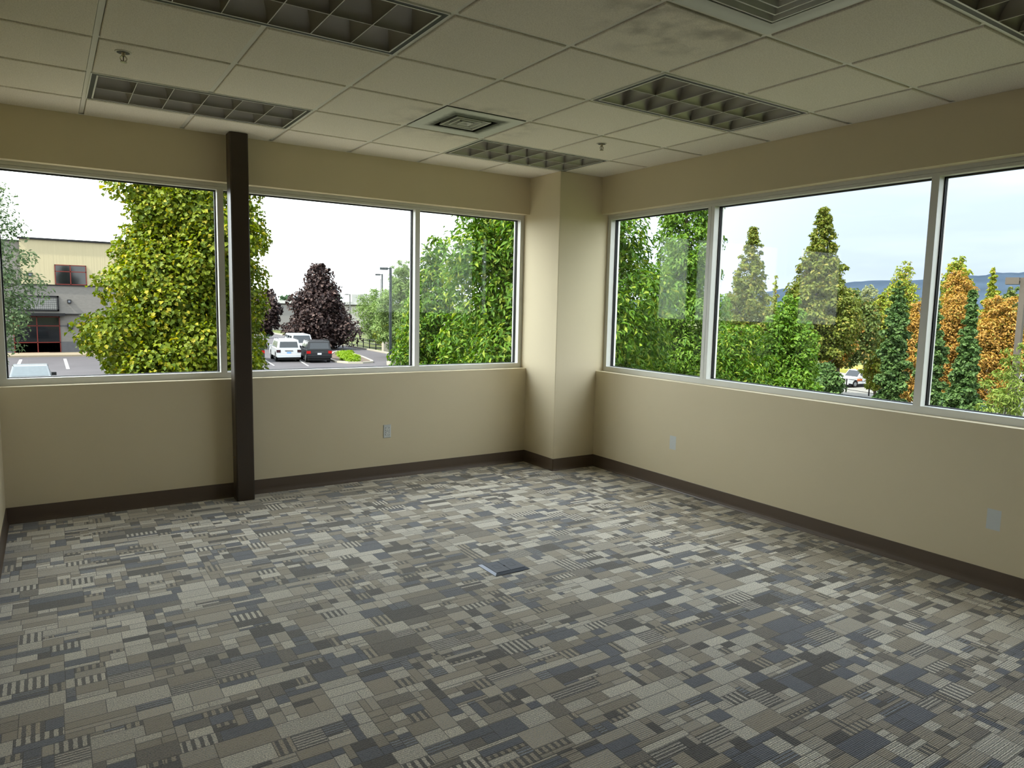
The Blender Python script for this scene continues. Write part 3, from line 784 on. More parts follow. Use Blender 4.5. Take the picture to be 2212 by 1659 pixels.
def leaves(name, parent, blobs, n, ll, lw_, m, seed, droop=0.0, fold=True, spread=0.30):
    """one leaf mesh for a crown: every leaf a small folded blade laid over the clumps"""
    g = np.random.default_rng(seed)
    B = np.array(blobs, float)
    wgt = B[:, 3] * B[:, 4] + B[:, 4] * B[:, 5] + B[:, 3] * B[:, 5]
    idx = g.choice(len(B), n, p=wgt / wgt.sum())
    d = g.normal(size=(n, 3)); d[:, 2] += 0.25; d /= np.linalg.norm(d, axis=1)[:, None]
    rad = 1 - np.abs(g.normal(size=n)) * spread
    rad = np.clip(rad, 0.2, 1.15) + g.normal(size=n) * 0.05
    c = B[idx, :3] + d * B[idx, 3:6] * rad[:, None]
    nr = d * 0.7 + np.array([0, 0, 0.55]) + g.normal(size=(n, 3)) * 0.45
    nr /= np.linalg.norm(nr, axis=1)[:, None]
    ax = d * np.array([1, 1, 0.3]) * 0.6 + g.normal(size=(n, 3)) * 0.6 + np.array([0, 0, -droop])
    ax -= nr * (ax * nr).sum(1)[:, None]; ax /= np.linalg.norm(ax, axis=1)[:, None] + 1e-9
    sd = np.cross(nr, ax)
    s = g.uniform(0.65, 1.25, n)[:, None]
    L_, W_ = ll * s, lw_ * s
    if fold:
        up = nr * W_ * 0.28
        P = np.stack([c - ax * L_ * 0.5, c - ax * L_ * 0.05 + sd * W_ * 0.5 + up, c + ax * L_ * 0.5 - nr * L_ * 0.12, c - ax * L_ * 0.05 - sd * W_ * 0.5 + up], 1)
        tri = np.array([0, 1, 2, 0, 2, 3]); nv, nt_ = 4, 2
    else:
        P = np.stack([c - ax * L_ * 0.5, c + sd * W_ * 0.5, c + ax * L_ * 0.5, c - sd * W_ * 0.5], 1)
        tri = np.array([0, 1, 2, 0, 2, 3]); nv, nt_ = 4, 2
    V = P.reshape(-1, 3)
    I = (np.arange(n)[:, None] * nv + tri[None, :]).ravel()
    me = bpy.data.meshes.new(name)
    me.vertices.add(len(V)); me.vertices.foreach_set('co', V.ravel().astype(np.float32))
    me.loops.add(len(I)); me.loops.foreach_set('vertex_index', I.astype(np.int32))
    nf = n * nt_
    me.polygons.add(nf); me.polygons.foreach_set('loop_start', np.arange(0, nf * 3, 3, dtype=np.int32))
    me.update(calc_edges=True)
    me.materials.append(m)
    o = link(name, me, parent); o['kind'] = 'stuff'
    return o

def crown(shape, hw, zb, zt, nb, seed, lump=1.0):
    """clump ellipsoids filling a crown envelope, local coordinates"""
    g = random.Random(seed); h = zt - zb; out_ = []
    def env(t):
        if shape == 'cone': return max(0.06, (1 - t) ** 0.8) * min(1, 0.6 + 3 * t)
        if shape == 'column': return min(1, 0.5 + 3 * t) * min(1.0, 0.25 + 2.4 * (1 - t)) 
        if shape == 'drop': return max(0.1, (1 - t) ** 0.55) * min(1, 0.6 + 3 * t)
        if shape == 'egg': return math.sin(math.pi * min(1, 0.16 + 0.80 * t ** 0.9)) ** 0.8
        return math.sin(math.pi * (0.12 + 0.80 * t)) ** 0.7
    for k in range(nb):
        t = (k + g.random()) / nb
        e = env(t) * hw
        a = k * 2.399963 + g.uniform(-0.5, 0.5)
        rr = e * math.sqrt(g.uniform(0.15, 1.0)) * 0.72
        r = max(0.12 * hw, e * g.uniform(0.30, 0.5)) * lump
        rz_ = r * g.uniform(0.55, 0.95)
        z = zb + t * h
        z = min(z, zt - rz_ * 0.9)
        out_.append((rr * math.cos(a), rr * math.sin(a), z, r, r, rz_))
    for k in range(7):
        t = (k + 0.5) / 7; e = env(t) * hw * 0.6
        out_.append((0, 0, zb + t * h * 0.94, e, e, h / 12))
    return out_

def tree(name, label, x, y, top, hw, zb, shape, key, n, ll, lw_, seed, nb=40, droop=0.1, fold=True, lump=1.0, group=None, trunk=0.12, nbranch=4, spread=0.30, lean=0.0, cat='tree'):
    gz = ground_z(x, y)
    root = thing(name, label, cat, (x, y, gz), group=group)
    zt, zc = top - gz, max(0.1, zb - gz)
    bl = crown(shape, hw, zc, zt, nb, seed, lump)
    g = random.Random(seed + 5)
    if trunk:
        k = 6; pts = [(lean * (q / k) + g.uniform(-.05, .05) * hw, g.uniform(-.05, .05) * hw, zt * 0.88 * q / k - 0.05) for q in range(k + 1)]
        MB().tube(pts, [trunk * (1 - 0.85 * q / k) for q in range(k + 1)], n=8).build('trunk', BARK, root, smooth=True)
        for q in range(nbranch):
            b_ = bl[int((q + 0.5) / nbranch * nb * 0.85)]
            z0 = max(zc * 0.8, b_[2] - math.hypot(b_[0], b_[1]) * 0.9)
            p0 = Vector((lean * z0 / zt, 0, z0)); p2 = Vector(b_[:3]); p1 = (p0 + p2) / 2 + Vector((0, 0, -0.06 * hw))
            MB().tube([p0, p1, p2], [trunk * 0.45, trunk * 0.3, trunk * 0.12], n=6).build('branch', BARK, root, smooth=True)
    leaves('foliage', root, bl, n, ll, lw_, LM[key], seed, droop, fold, spread)
    return root

TREES = [
 # --- outside the left window
 ('maple_tree', 'large yellow-green maple filling the left pane behind the steel post', 3.05, 15.1, 6.3, 2.35, -2.8, 'egg', 'maple', 95000, .105, .09, 1, dict(nb=120, droop=0.5, lump=0.8, trunk=.17, nbranch=8, spread=.24)),
 ('airy_tree', 'thin pale green tree cut by the left edge of the view', -0.72, 14.2, 4.1, 1.25, -0.1, 'round', 'airy', 11000, .085, .04, 2, dict(nb=40, lump=0.8, trunk=.06, nbranch=8, spread=.45)),
 ('purple_maple', 'rounded dark purple maple behind the parked off-roaders', 24.5, 71.4, 5.5, 4.5, -2.8, 'drop', 'purple', 18000, .34, .26, 3, dict(nb=80, lump=.95, trunk=.2, spread=.36)),
 ('purple_maple', 'smaller dark purple tree half hidden behind the yellow-green maple', 19.8, 74.9, 2.7, 2.0, -2.0, 'round', 'purple', 4000, .32, .26, 4, dict(nb=30, trunk=.15)),
 ('conifer_tree', 'thin dark conifer tip beside the yellow-green maple', 24.7, 94.0, 3.0, 1.1, -3.2, 'cone', 'far', 2500, .3, .14, 5, dict(nb=24, trunk=.1)),
 ('distant_tree', 'small distant tree left of the purple maple, above the pale roof', 51.6, 180.2, 2.9, 3.0, -2.0, 'round', 'far', 1600, .7, .5, 6, dict(nb=20, trunk=.2)),
 ('distant_tree', 'distant tree showing just right of the purple maple top', 62.0, 177.0, 5.3, 3.3, -2.0, 'egg', 'far', 1800, .7, .5, 7, dict(nb=20, trunk=.2)),
 ('distant_tree', 'low distant tree by the far lamp post', 68.0, 174.8, 2.6, 3.4, -2.0, 'round', 'far', 1600, .7, .5, 8, dict(nb=20, trunk=.2)),
 ('willow_tree', 'tall feathery pale green tree behind the near lamp post', 27.6, 57.3, 5.4, 3.2, -3.0, 'egg', 'willow', 22000, .30, .09, 9, dict(nb=70, lump=.7, spread=.5, trunk=.12, nbranch=8)),
 ('willow_tree', 'lower feathery pale tree right of the purple maple', 33.3, 77.2, 3.3, 3.3, -3.2, 'round', 'willow', 9000, .30, .09, 10, dict(nb=50, lump=.7, spread=.5, trunk=.1)),
 ('leafy_tree', 'dense green tree in the third pane, left of the overhanging tree', 11.3, 18.7, 3.75, 1.55, -3.2, 'egg', 'broad', 19000, .16, .075, 12, dict(nb=60, droop=.5, trunk=.1)),
 ('leafy_tree', 'big broad-leaved tree crossing behind the corner column', 8.7, 8.6, 6.2, 2.5, -2.6, 'round', 'broad', 95000, .13, .052, 13, dict(nb=150, droop=.6, lump=.75, trunk=.15, nbranch=12)),
 # --- outside the right window
 ('leafy_tree', 'tall green tree straddling the first mullion of the right window', 16.4, 12.4, 6.6, 1.75, -3.0, 'egg', 'bright', 36000, .14, .06, 14, dict(nb=90, droop=.5, lump=.8, trunk=.14, nbranch=8)),
 ('leafy_tree', 'low bright leafy tree at the foot of the middle right pane', 13.6, 8.0, 1.2, 1.3, -3.2, 'round', 'broad', 15000, .13, .045, 15, dict(nb=50, droop=.6, trunk=.07)),
 ('leafy_tree', 'tall many-stemmed green tree filling the pane right of the column', 15.4, 16.2, 6.8, 2.2, -3.0, 'round', 'broad', 50000, .15, .062, 37, dict(nb=110, droop=.5, lump=.75, trunk=.13, nbranch=10)),
 ('leafy_tree', 'low leafy tree at the foot of the pane beside the column', 13.1, 10.5, 0.84, 1.1, -3.2, 'round', 'broad', 13000, .13, .045, 16, dict(nb=50, droop=.6, trunk=.07)),
 ('conical_tree', 'narrow olive green conical tree left in the middle right pane', 36.5, 25.9, 6.6, 3.5, -3.0, 'cone', 'olive', 26000, .22, .12, 17, dict(nb=170, lump=.55, spread=.5, trunk=.14)),
 ('poplar_tree', 'slim yellow-green tip between the two conical trees', 48.4, 32.9, 4.4, 1.15, -4.0, 'cone', 'yellow', 4000, .26, .10, 18, dict(nb=30, trunk=.1)),
 ('conical_tree', 'tallest conical tree against the sky in the middle right pane', 43.7, 26.0, 8.4, 4.0, -1.5, 'cone', 'olive', 36000, .24, .14, 19, dict(nb=200, lump=.55, spread=.5, trunk=.18, nbranch=8)),
 ('leafy_tree', 'light green upright tree below the tallest conical tree', 21.6, 12.4, 2.1, 1.3, -3.2, 'egg', 'bright', 17000, .14, .08, 20, dict(nb=60, trunk=.09)),
 ('oak_tree', 'round olive and brown oak above the white pickup', 63.6, 36.4, 3.8, 3.3, -3.5, 'round', 'oak', 15000, .34, .22, 21, dict(nb=70, trunk=.2)),
 ('oak_tree', 'browning oak between the conical tree and the round oak', 53.0, 30.4, 2.0, 1.9, -2.7, 'round', 'brown', 8000, .30, .2, 22, dict(nb=50, trunk=.15)),
 ('pale_tree', 'feathery grey-green tree behind the round oak', 82.5, 45.1, 4.9, 2.9, -3.0, 'egg', 'pale', 8000, .5, .09, 23, dict(nb=50, lump=.7, droop=-.8, trunk=.15)),
 ('poplar_tree', 'tall yellow-green poplar beside the second mullion', 92.1, 46.3, 8.3, 2.6, -5.0, 'column', 'yellow', 9000, .34, .2, 24, dict(nb=60, trunk=.15)),
 ('poplar_tree', 'yellow-green poplar left of the dark columnar tree', 68.4, 35.5, 3.5, 1.7, -6.0, 'column', 'yellow', 7000, .34, .2, 25, dict(nb=50, trunk=.15)),
 ('columnar_tree', 'dark green columnar tree left of the second mullion', 27.7, 12.0, 2.75, 0.62, -3.3, 'column', 'dark', 16000, .13, .10, 26, dict(nb=60, lump=1.0, spread=.42, trunk=.08)),
 ('orange_tree', 'orange tree mostly hidden by the second mullion', 46.2, 20.76, 2.33, 1.3, -4.0, 'egg', 'orange', 14400, .19, .09, 27, dict(spread=.45, nb=50, trunk=.12)),
 ('orange_tree', 'tallest orange tree in the right pane', 53.0, 21.6, 4.6, 2.1, -4.2, 'egg', 'orange', 30400, .19, .09, 28, dict(spread=.45, nb=70, trunk=.14)),
 ('orange_tree', 'orange tree beside the lamp post at the right edge', 49.06, 17.3, 2.75, 1.8, -4.0, 'round', 'orange', 22400, .19, .09, 29, dict(spread=.45, nb=60, trunk=.14)),
 ('columnar_tree', 'dark green columnar tree just right of the second mullion', 24.6, 9.1, 2.0, 0.50, -3.3, 'column', 'dark', 12000, .13, .10, 30, dict(nb=50, lump=1.0, spread=.42, trunk=.08)),
 ('columnar_tree', 'dark green tree with a tall spire in front of the orange trees', 23.2, 7.4, 2.25, 0.80, -3.3, 'cone', 'dark', 22000, .13, .10, 31, dict(nb=90, lump=1.1, spread=.42, trunk=.1)),
 ('poplar_tree', 'yellow-green tree top rising behind the orange trees', 77.4, 33.1, 7.4, 2.4, -3.0, 'egg', 'yellow', 7000, .4, .25, 32, dict(nb=50, trunk=.15)),
 ('poplar_tree', 'pointed yellow-green tree top below the hill', 88.1, 34.3, 6.8, 2.0, -3.0, 'cone', 'yellow', 5000, .4, .25, 33, dict(nb=40, trunk=.15)),
 ('leafy_tree', 'plain green tree top at the right edge below the hill', 70.0, 25.0, 4.0, 2.2, -4.0, 'egg', 'oak', 6000, .36, .22, 34, dict(nb=40, trunk=.15)),
 ('slim_leaf_tree', 'light green slim-leaved tree in the lower right corner of the right pane', 14.4, 2.75, 1.05, 0.95, -3.0, 'egg', 'slim', 12000, .11, .022, 35, dict(nb=50, lump=.8, spread=.5, droop=.5, trunk=.04, nbranch=8)),
 ('purple_maple', 'dark plum-coloured tree behind the right-hand lamp post', 57.6, 18.2, 0.9, 1.3, -4.0, 'round', 'purple', 4000, .26, .2, 36, dict(nb=30, trunk=.1)),
]
for (nm, lb, x, y, top, hw, zb, shp, key, n, ll, lw_, sd, kw) in TREES:
    tree(nm, lb, x, y, top, hw, zb, shp, key, n, ll, lw_, sd, group='trees outside the windows', **kw)
SHRUBS = [
 ('green shrub at the left end of the black railing', 30.7, 86.5, -1.5, 1.5, 'broad', 3000, .3, .16, 41),
 ('yellowish shrub behind the middle of the black railing', 32.3, 70.3, -0.5, 2.2, 'yellow', 8000, .3, .14, 42),
 ('green shrub behind the concrete end post of the railing', 32.4, 64.6, -0.2, 2.2, 'willow', 9000, .26, .12, 43),
 ('low yellowish shrub at the near end of the railing beside the concrete post', 31.0, 53.2, -1.0, 1.9, 'yellow', 7000, .24, .11, 53),
 ('yellow-green bush hanging over the road by the second mullion', 16.6, 32.0, -1.7, 1.2, 'bright', 4000, .18, .09, 44),
 ('bush with long pale leaves at the foot of the third pane', 11.6, 16.2, -2.2, 1.5, 'slim', 6000, .2, .06, 45),
 ('grey-green shrub under the yellow-green maple beside the post', 8.1, 28.5, -2.55, 1.0, 'airy', 3500, .16, .09, 46),
 ('dark evergreen shrub at the left foot of the yellow-green maple', 2.6, 27.0, -2.0, 0.7, 'far', 2500, .18, .06, 47),
 ('dark green shrub in front of the white pickup', 37.9, 21.4, -1.4, 1.25, 'dark', 6000, .2, .15, 48),
 ('orange-brown shrub left of the white pickup', 49.8, 31.3, -1.6, 1.3, 'brown', 4500, .24, .16, 49),
 ('yellow shrub left of the dark columnar tree by the grass bank', 66.2, 32.2, -3.1, 1.3, 'yellow', 4500, .26, .16, 51),
 ('green shrub low behind the dark spire tree', 40.0, 15.5, -2.6, 2.0, 'dark', 5000, .22, .16, 52),
]
for lb, x, y, top, hw, key, n, ll, lw_, sd in SHRUBS:
    tree('shrub', lb, x, y, top, hw, ground_z(x, y) + 0.1, 'round', key, n, ll, lw_, sd, nb=26, trunk=0.03, nbranch=3, group='shrubs outside the windows', cat='shrub')

# ------------------------------------------------------------------ shop building across the lot
CREAM = mat('cream_metal_siding', (196, 184, 148), 0.6, var=0.03, bump=0.6, bscale=3.0, stretch=(2, 1, 0.0), bdist=0.03)
CMU = mat('grey_block', (134, 130, 124), 0.9, var=0.08, scale=3, bump=0.3, bscale=8, stretch=(1, 1, 3), bdist=0.02)
CMU2 = mat('dark_grey_block', (100, 100, 102), 0.9, var=0.08, scale=3)
BLKM = mat('black_metal', (26, 26, 28), 0.5)
REDF = mat('dark_red_frame', (120, 44, 36), 0.5)
DGL = mat('dark_shop_glass', (24, 26, 28), 0.06, spec=0.35)
FY = 70.2
bd = thing('shop_building', 'two-storey shop building with cream siding over grey block', 'building', (0, FY, GA))
def bz(z): return z - GA
def bpart(name, m, x0, z0, x1, z1, d0=-0.1, d1=0.0, parent=None):
    return MB().box(x0, d0, bz(z0), x1, d1, bz(z1)).build(name, m, parent or bd)
bpart('lower_wall', CMU, -16, GA, 13, 2.43, 0.0, 14.0)
bpart('wall_base_course', CMU2, -16, GA, 13, -2.45, -0.03, 0.0)
bpart('upper_wall', CREAM, -1.36, 2.43, 13, 6.2, 0.05, 14.0)
bpart('side_wall', CMU, -16, 2.43, -1.36, 6.0, 0.6, 14.0)
bpart('parapet_cap', BLKM, -1.5, 6.2, 13.2, 6.36, -0.12, 0.3)
bpart('parapet_cap', BLKM, -16, 6.0, -1.36, 6.12, 0.5, 0.9)
bpart('ledge_flashing', BLKM, -16, 2.38, 13, 2.46, -0.1, 0.1)
bpart('belt_course', CMU2, -16, -1.15, 13, -1.02, -0.02, 0.0)
def shop_window(x0, z0, x1, z1, vx, hz):
    f = MB(); t_ = 0.07
    f.box(x0, -0.08, bz(z0), x1, 0.02, bz(z0) + t_); f.box(x0, -0.08, bz(z1) - t_, x1, 0.02, bz(z1))
    f.box(x0, -0.08, bz(z0), x0 + t_, 0.02, bz(z1)); f.box(x1 - t_, -0.08, bz(z0), x1, 0.02, bz(z1))
    for v in vx: f.box(v - t_ / 2, -0.08, bz(z0), v + t_ / 2, 0.02, bz(z1))
    for h_ in hz: f.box(x0, -0.08, bz(h_) - t_ / 2, x1, 0.02, bz(h_) + t_ / 2)
    fr = f.build('window_frame', REDF, bd)
    ex, ez = [x0] + list(vx) + [x1], [z0] + list(hz) + [z1]
    for i in range(len(ex) - 1):
        for j in range(len(ez) - 1):
            MB().box(ex[i], -0.03, bz(ez[j]), ex[i + 1], -0.012, bz(ez[j + 1])).build('pane', DGL, fr)
shop_window(-2.08, -3.42, 1.26, -0.27, [-0.41], [-2.5, -1.08])
shop_window(1.05, 2.47, 3.4, 4.18, [2.2], [3.6])
shop_window(2.7, -3.42, 6.0, -0.75, [4.35], [-2.5, -1.3])
# framed sign panel with a wire grid
sg = MB(); x0, z0, x1, z1, q = -2.15, 0.2, 1.25, 1.5, 0.13
sg.box(x0, -0.18, bz(z0), x1, 0, bz(z0) + q); sg.box(x0, -0.18, bz(z1) - q, x1, 0, bz(z1)); sg.box(x0, -0.18, bz(z0), x0 + q, 0, bz(z1)); sg.box(x1 - q, -0.18, bz(z0), x1, 0, bz(z1))
sgo = sg.build('sign_frame', BLKM, bd)
MB().box(x0 + q, -0.06, bz(z0 + q), x1 - q, 0.0, bz(z1 - q)).build('sign_backing', mat('pale_sign_backing', (168, 166, 160), 0.8), sgo)
gr = MB()
for k in range(22):
    xx = x0 + q + (x1 - x0 - 2 * q) * (k + 0.5) / 22; gr.box(xx - 0.012, -0.08, bz(z0 + q), xx + 0.012, -0.06, bz(z1 - q))
for k in range(6):
    zz = z0 + q + (z1 - z0 - 2 * q) * (k + 0.5) / 6; gr.box(x0 + q, -0.08, bz(zz) - 0.012, x1 - q, -0.06, bz(zz) + 0.012)
gr.build('wire_grid', mat('grid_wire_grey', (84, 84, 84), 0.6), sgo)
cn = MB(); cn.box(-2.2, -1.1, bz(-0.2), 1.65, 0.0, bz(0.02)); cn.build('canopy', BLKM, bd)
MB().box(1.65, -0.3, bz(-0.1), 3.2, 0.0, bz(-0.02)).build('canopy_rod', BLKM, bd)
for (a, z0, b_, z1) in ((-0.86, 3.1, -0.5, 3.4), (1.87, 0.89, 2.16, 1.2), (1.82, -1.32, 2.22, -0.84), (-3.3, -1.3, -2.95, -0.85)):
    lo = MB().box(a, -0.25, bz(z0), b_, 0, bz(z1)).build('wall_light', BLKM, bd)
    MB().box(a + 0.06, -0.26, bz(z0) + 0.06, b_ - 0.06, -0.25, bz(z1) - 0.08).build('lens', mat('grey_lens', (120, 124, 132), 0.3), lo)

# long low building behind the parked cars
lb_ = thing('low_building', 'long low pale building with a white roof edge behind the purple maple', 'building', (40, 120, GA))
MB().box(-16, 0, 0, 2, 30, 4.55).build('grey_wall', mat('grey_plaster', (150, 146, 142), 0.8), lb_)
MB().box(2, 0.3, 0, 26, 30, 4.55).build('white_wall', mat('white_plaster', (206, 200, 190), 0.8), lb_)
MB().box(-16.3, -0.3, 4.55, 26.3, 30, 5.05).build('roof_edge', mat('white_fascia', (214, 212, 206), 0.6), lb_)
MB().box(-16.2, -0.2, 4.43, 26.2, 0.0, 4.56).build('gutter_line', BLKM, lb_)
MB().box(8.5, 6, 5.05, 13.5, 10, 6.5).build('rooftop_unit', mat('rooftop_grey', (176, 178, 172), 0.7), lb_)
MB().box(-12, 6, 5.05, -9, 10, 7.0).build('rooftop_unit', mat('rooftop_tan', (196, 186, 160), 0.7), lb_)
MB().cyl((13.9, 5, 5.0), (13.9, 5, 9.6), 0.07, n=8).build('antenna', BLKM, lb_)

# ------------------------------------------------------------------ lamp posts
PGR = mat('dark_green_grey_steel', (46, 54, 56), 0.5)
PBR = mat('taupe_steel', (92, 86, 78), 0.6)
def lamp_post(x, y, top, arm, label, m, r=0.075, hl=0.85):
    gz = ground_z(x, y); t = thing('lamp_post', label, 'lamp post', (x, y, gz), group='parking lot lamp posts')
    h_ = top - gz
    MB().box(-r, -r, 0, r, r, h_).build('pole', m, t)
    MB().cyl((0, 0, 0), (0, 0, 0.3), 0.3, n=16).build('footing', CONC, t)
    a = Vector(arm).normalized() * hl
    hd = MB().tube([(0, 0, h_ - 0.09), (a.x * 0.3, a.y * 0.3, h_ - 0.09)], [0.05, 0.05], n=6).build('arm', m, t)
    n = Vector((-a.y, a.x, 0)).normalized() * 0.19
    q = [(a.x * 0.25 + n.x, a.y * 0.25 + n.y), (a.x * 0.25 - n.x, a.y * 0.25 - n.y), (a.x + n.x, a.y + n.y), (a.x - n.x, a.y - n.y)]
    q = [q[0], q[1], q[3], q[2]]
    MB().prism(q, 'z', h_ - 0.2, h_ + 0.0).build('lamp_head', m, t)
lamp_post(23.59, 50.71, 4.33, (-1, 0.3, 0), 'nearest dark lamp post standing at the edge of the road in the middle pane', PGR, 0.085)
lamp_post(35.3, 80.2, 5.05, (-1, 0.3, 0), 'second lamp post rising from the feathery pale trees', PGR)
lamp_post(45.6, 119.2, 2.95, (-1, 0.3, 0), 'farthest lamp post in front of the low white building', mat('weathered_steel', (110, 112, 110), 0.5))
lamp_post(24.6, 6.66, 2.66, (-0.3, 1, 0), 'taupe lamp post at the right edge of the right pane', PBR, 0.075, 0.45)

# ------------------------------------------------------------------ railing, kerb, planted island
rl = thing('metal_railing', 'black metal railing along the edge of the road', 'railing', (0, 0, GA))
P0, P1 = Vector((29.5, 80.5, 0)), Vector((29.15, 65.5, 0))
for k in range(9):
    p_ = P0.lerp(P1, k / 8); MB().box(p_.x - 0.04, p_.y - 0.04, 0, p_.x + 0.04, p_.y + 0.04, 1.05).build('post', BLKM, rl)
for z in (0.25, 0.65, 1.05):
    MB().tube([(P0.x, P0.y, z), (P1.x, P1.y, z)], [0.035, 0.035], n=6).build('rail', BLKM, rl)
tag(MB().prism([(28.9, 64.6), (29.4, 64.6), (29.4, 65.1), (28.9, 65.1)], 'z', GA, GA + 1.05).build('concrete_post', CONC), 'short pale concrete post at the end of the black railing', 'post')
def kerb(name, pts, label, wd=0.22, h_=0.15, closed=False):
    m_ = MB(); n = len(pts); rng_ = range(n if closed else n - 1)
    for i in rng_:
        a, b_ = Vector(pts[i]), Vector(pts[(i + 1) % n]); d = (b_ - a).normalized(); q = Vector((-d.y, d.x)) * wd / 2
        a2, b2 = a - d * 0.05, b_ + d * 0.05
        m_.prism([tuple(a2 + q), tuple(a2 - q), tuple(b2 - q), tuple(b2 + q)], 'z', GA - 0.02, GA + h_)
    struct(m_.build(name, CONC), label, 'kerb')
kerb('kerb_road', [(29.0, 112), (28.75, 78.5), (28.65, 67.5), (28.3, 58.8), (26.6, 45)], 'pale kerb along the road below the railing')
isl = [(20.6, 57.0), (20.3, 54.2), (20.9, 52.9), (21.9, 52.5), (22.9, 52.9), (23.3, 54.0), (24.2, 58.5), (25.0, 64.0), (24.6, 66.0), (23.6, 64.5), (21.6, 60.0)]
kerb('kerb_island', isl, 'curved kerb around the planted island beside the black off-roader', closed=True)
struct(MB().prism(isl, 'z', GA, GA + 0.1).build('island_bed', mat('bark_mulch', (104, 92, 82), 0.95, var=0.2)), 'mulch bed of the planted island', 'planting bed')
gl = []
for k in range(26):
    t_ = k / 25; c = Vector((21.6, 54.0)).lerp(Vector((23.9, 62.5)), t_)
    gl.append((c.x + random.uniform(-.5, .5), c.y + random.uniform(-.4, .4), GA + 0.12, 0.55, 0.55, 0.34))
go = leaves('groundcover', None, gl, 5000, 0.34, 0.07, LM['lime'], 77, droop=-1.2)
tag(go, 'lime green groundcover on the planted island', 'groundcover', kind='stuff')

# ------------------------------------------------------------------ vehicles
TYRE = mat('tyre_rubber', (22, 22, 22), 0.85)
RIM = mat('alloy_rim', (150, 152, 154), 0.35, 0.7)
CGL = mat('tinted_car_glass', (34, 40, 46), 0.08, spec=0.3)
CGL2 = mat('windscreen_sky_tone', (104, 113, 118), 0.15, spec=0.2)  # pale tone puts the sky's reflection into the glass colour
TAIL = mat('red_tail_lamp', (170, 24, 22), 0.2)
TAILD = mat('smoked_tail_lamp', (60, 40, 44), 0.2)
LAMP = mat('clear_head_lamp', (214, 218, 222), 0.15)
TRIM = mat('black_car_trim', (24, 24, 25), 0.5)
PLT = mat('licence_plate_white', (206, 214, 226), 0.5)
PLTB = mat('licence_plate_blue', (120, 160, 206), 0.5)
def lerp3(a, b_, t_): return tuple(a[i] + (b_[i] - a[i]) * t_ for i in range(3))
def panel(q, u0, u1, v0, v1, off=0.012):
    """thin plate lying on the quad q (four corners, counter-clockwise) between u0..u1, v0..v1"""
    def P(u, v): return Vector(lerp3(lerp3(q[0], q[1], u), lerp3(q[3], q[2], u), v))
    n = (Vector(q[1]) - Vector(q[0])).cross(Vector(q[3]) - Vector(q[0])).normalized()
    c = [P(u0, v0), P(u1, v0), P(u1, v1), P(u0, v1)]
    vs_ = [p_ - n * 0.01 for p_ in c] + [p_ + n * off for p_ in c]
    return MB().add(vs_, [(0, 3, 2, 1), (4, 5, 6, 7), (0, 1, 5, 4), (1, 2, 6, 5), (2, 3, 7, 6), (3, 0, 4, 7)])
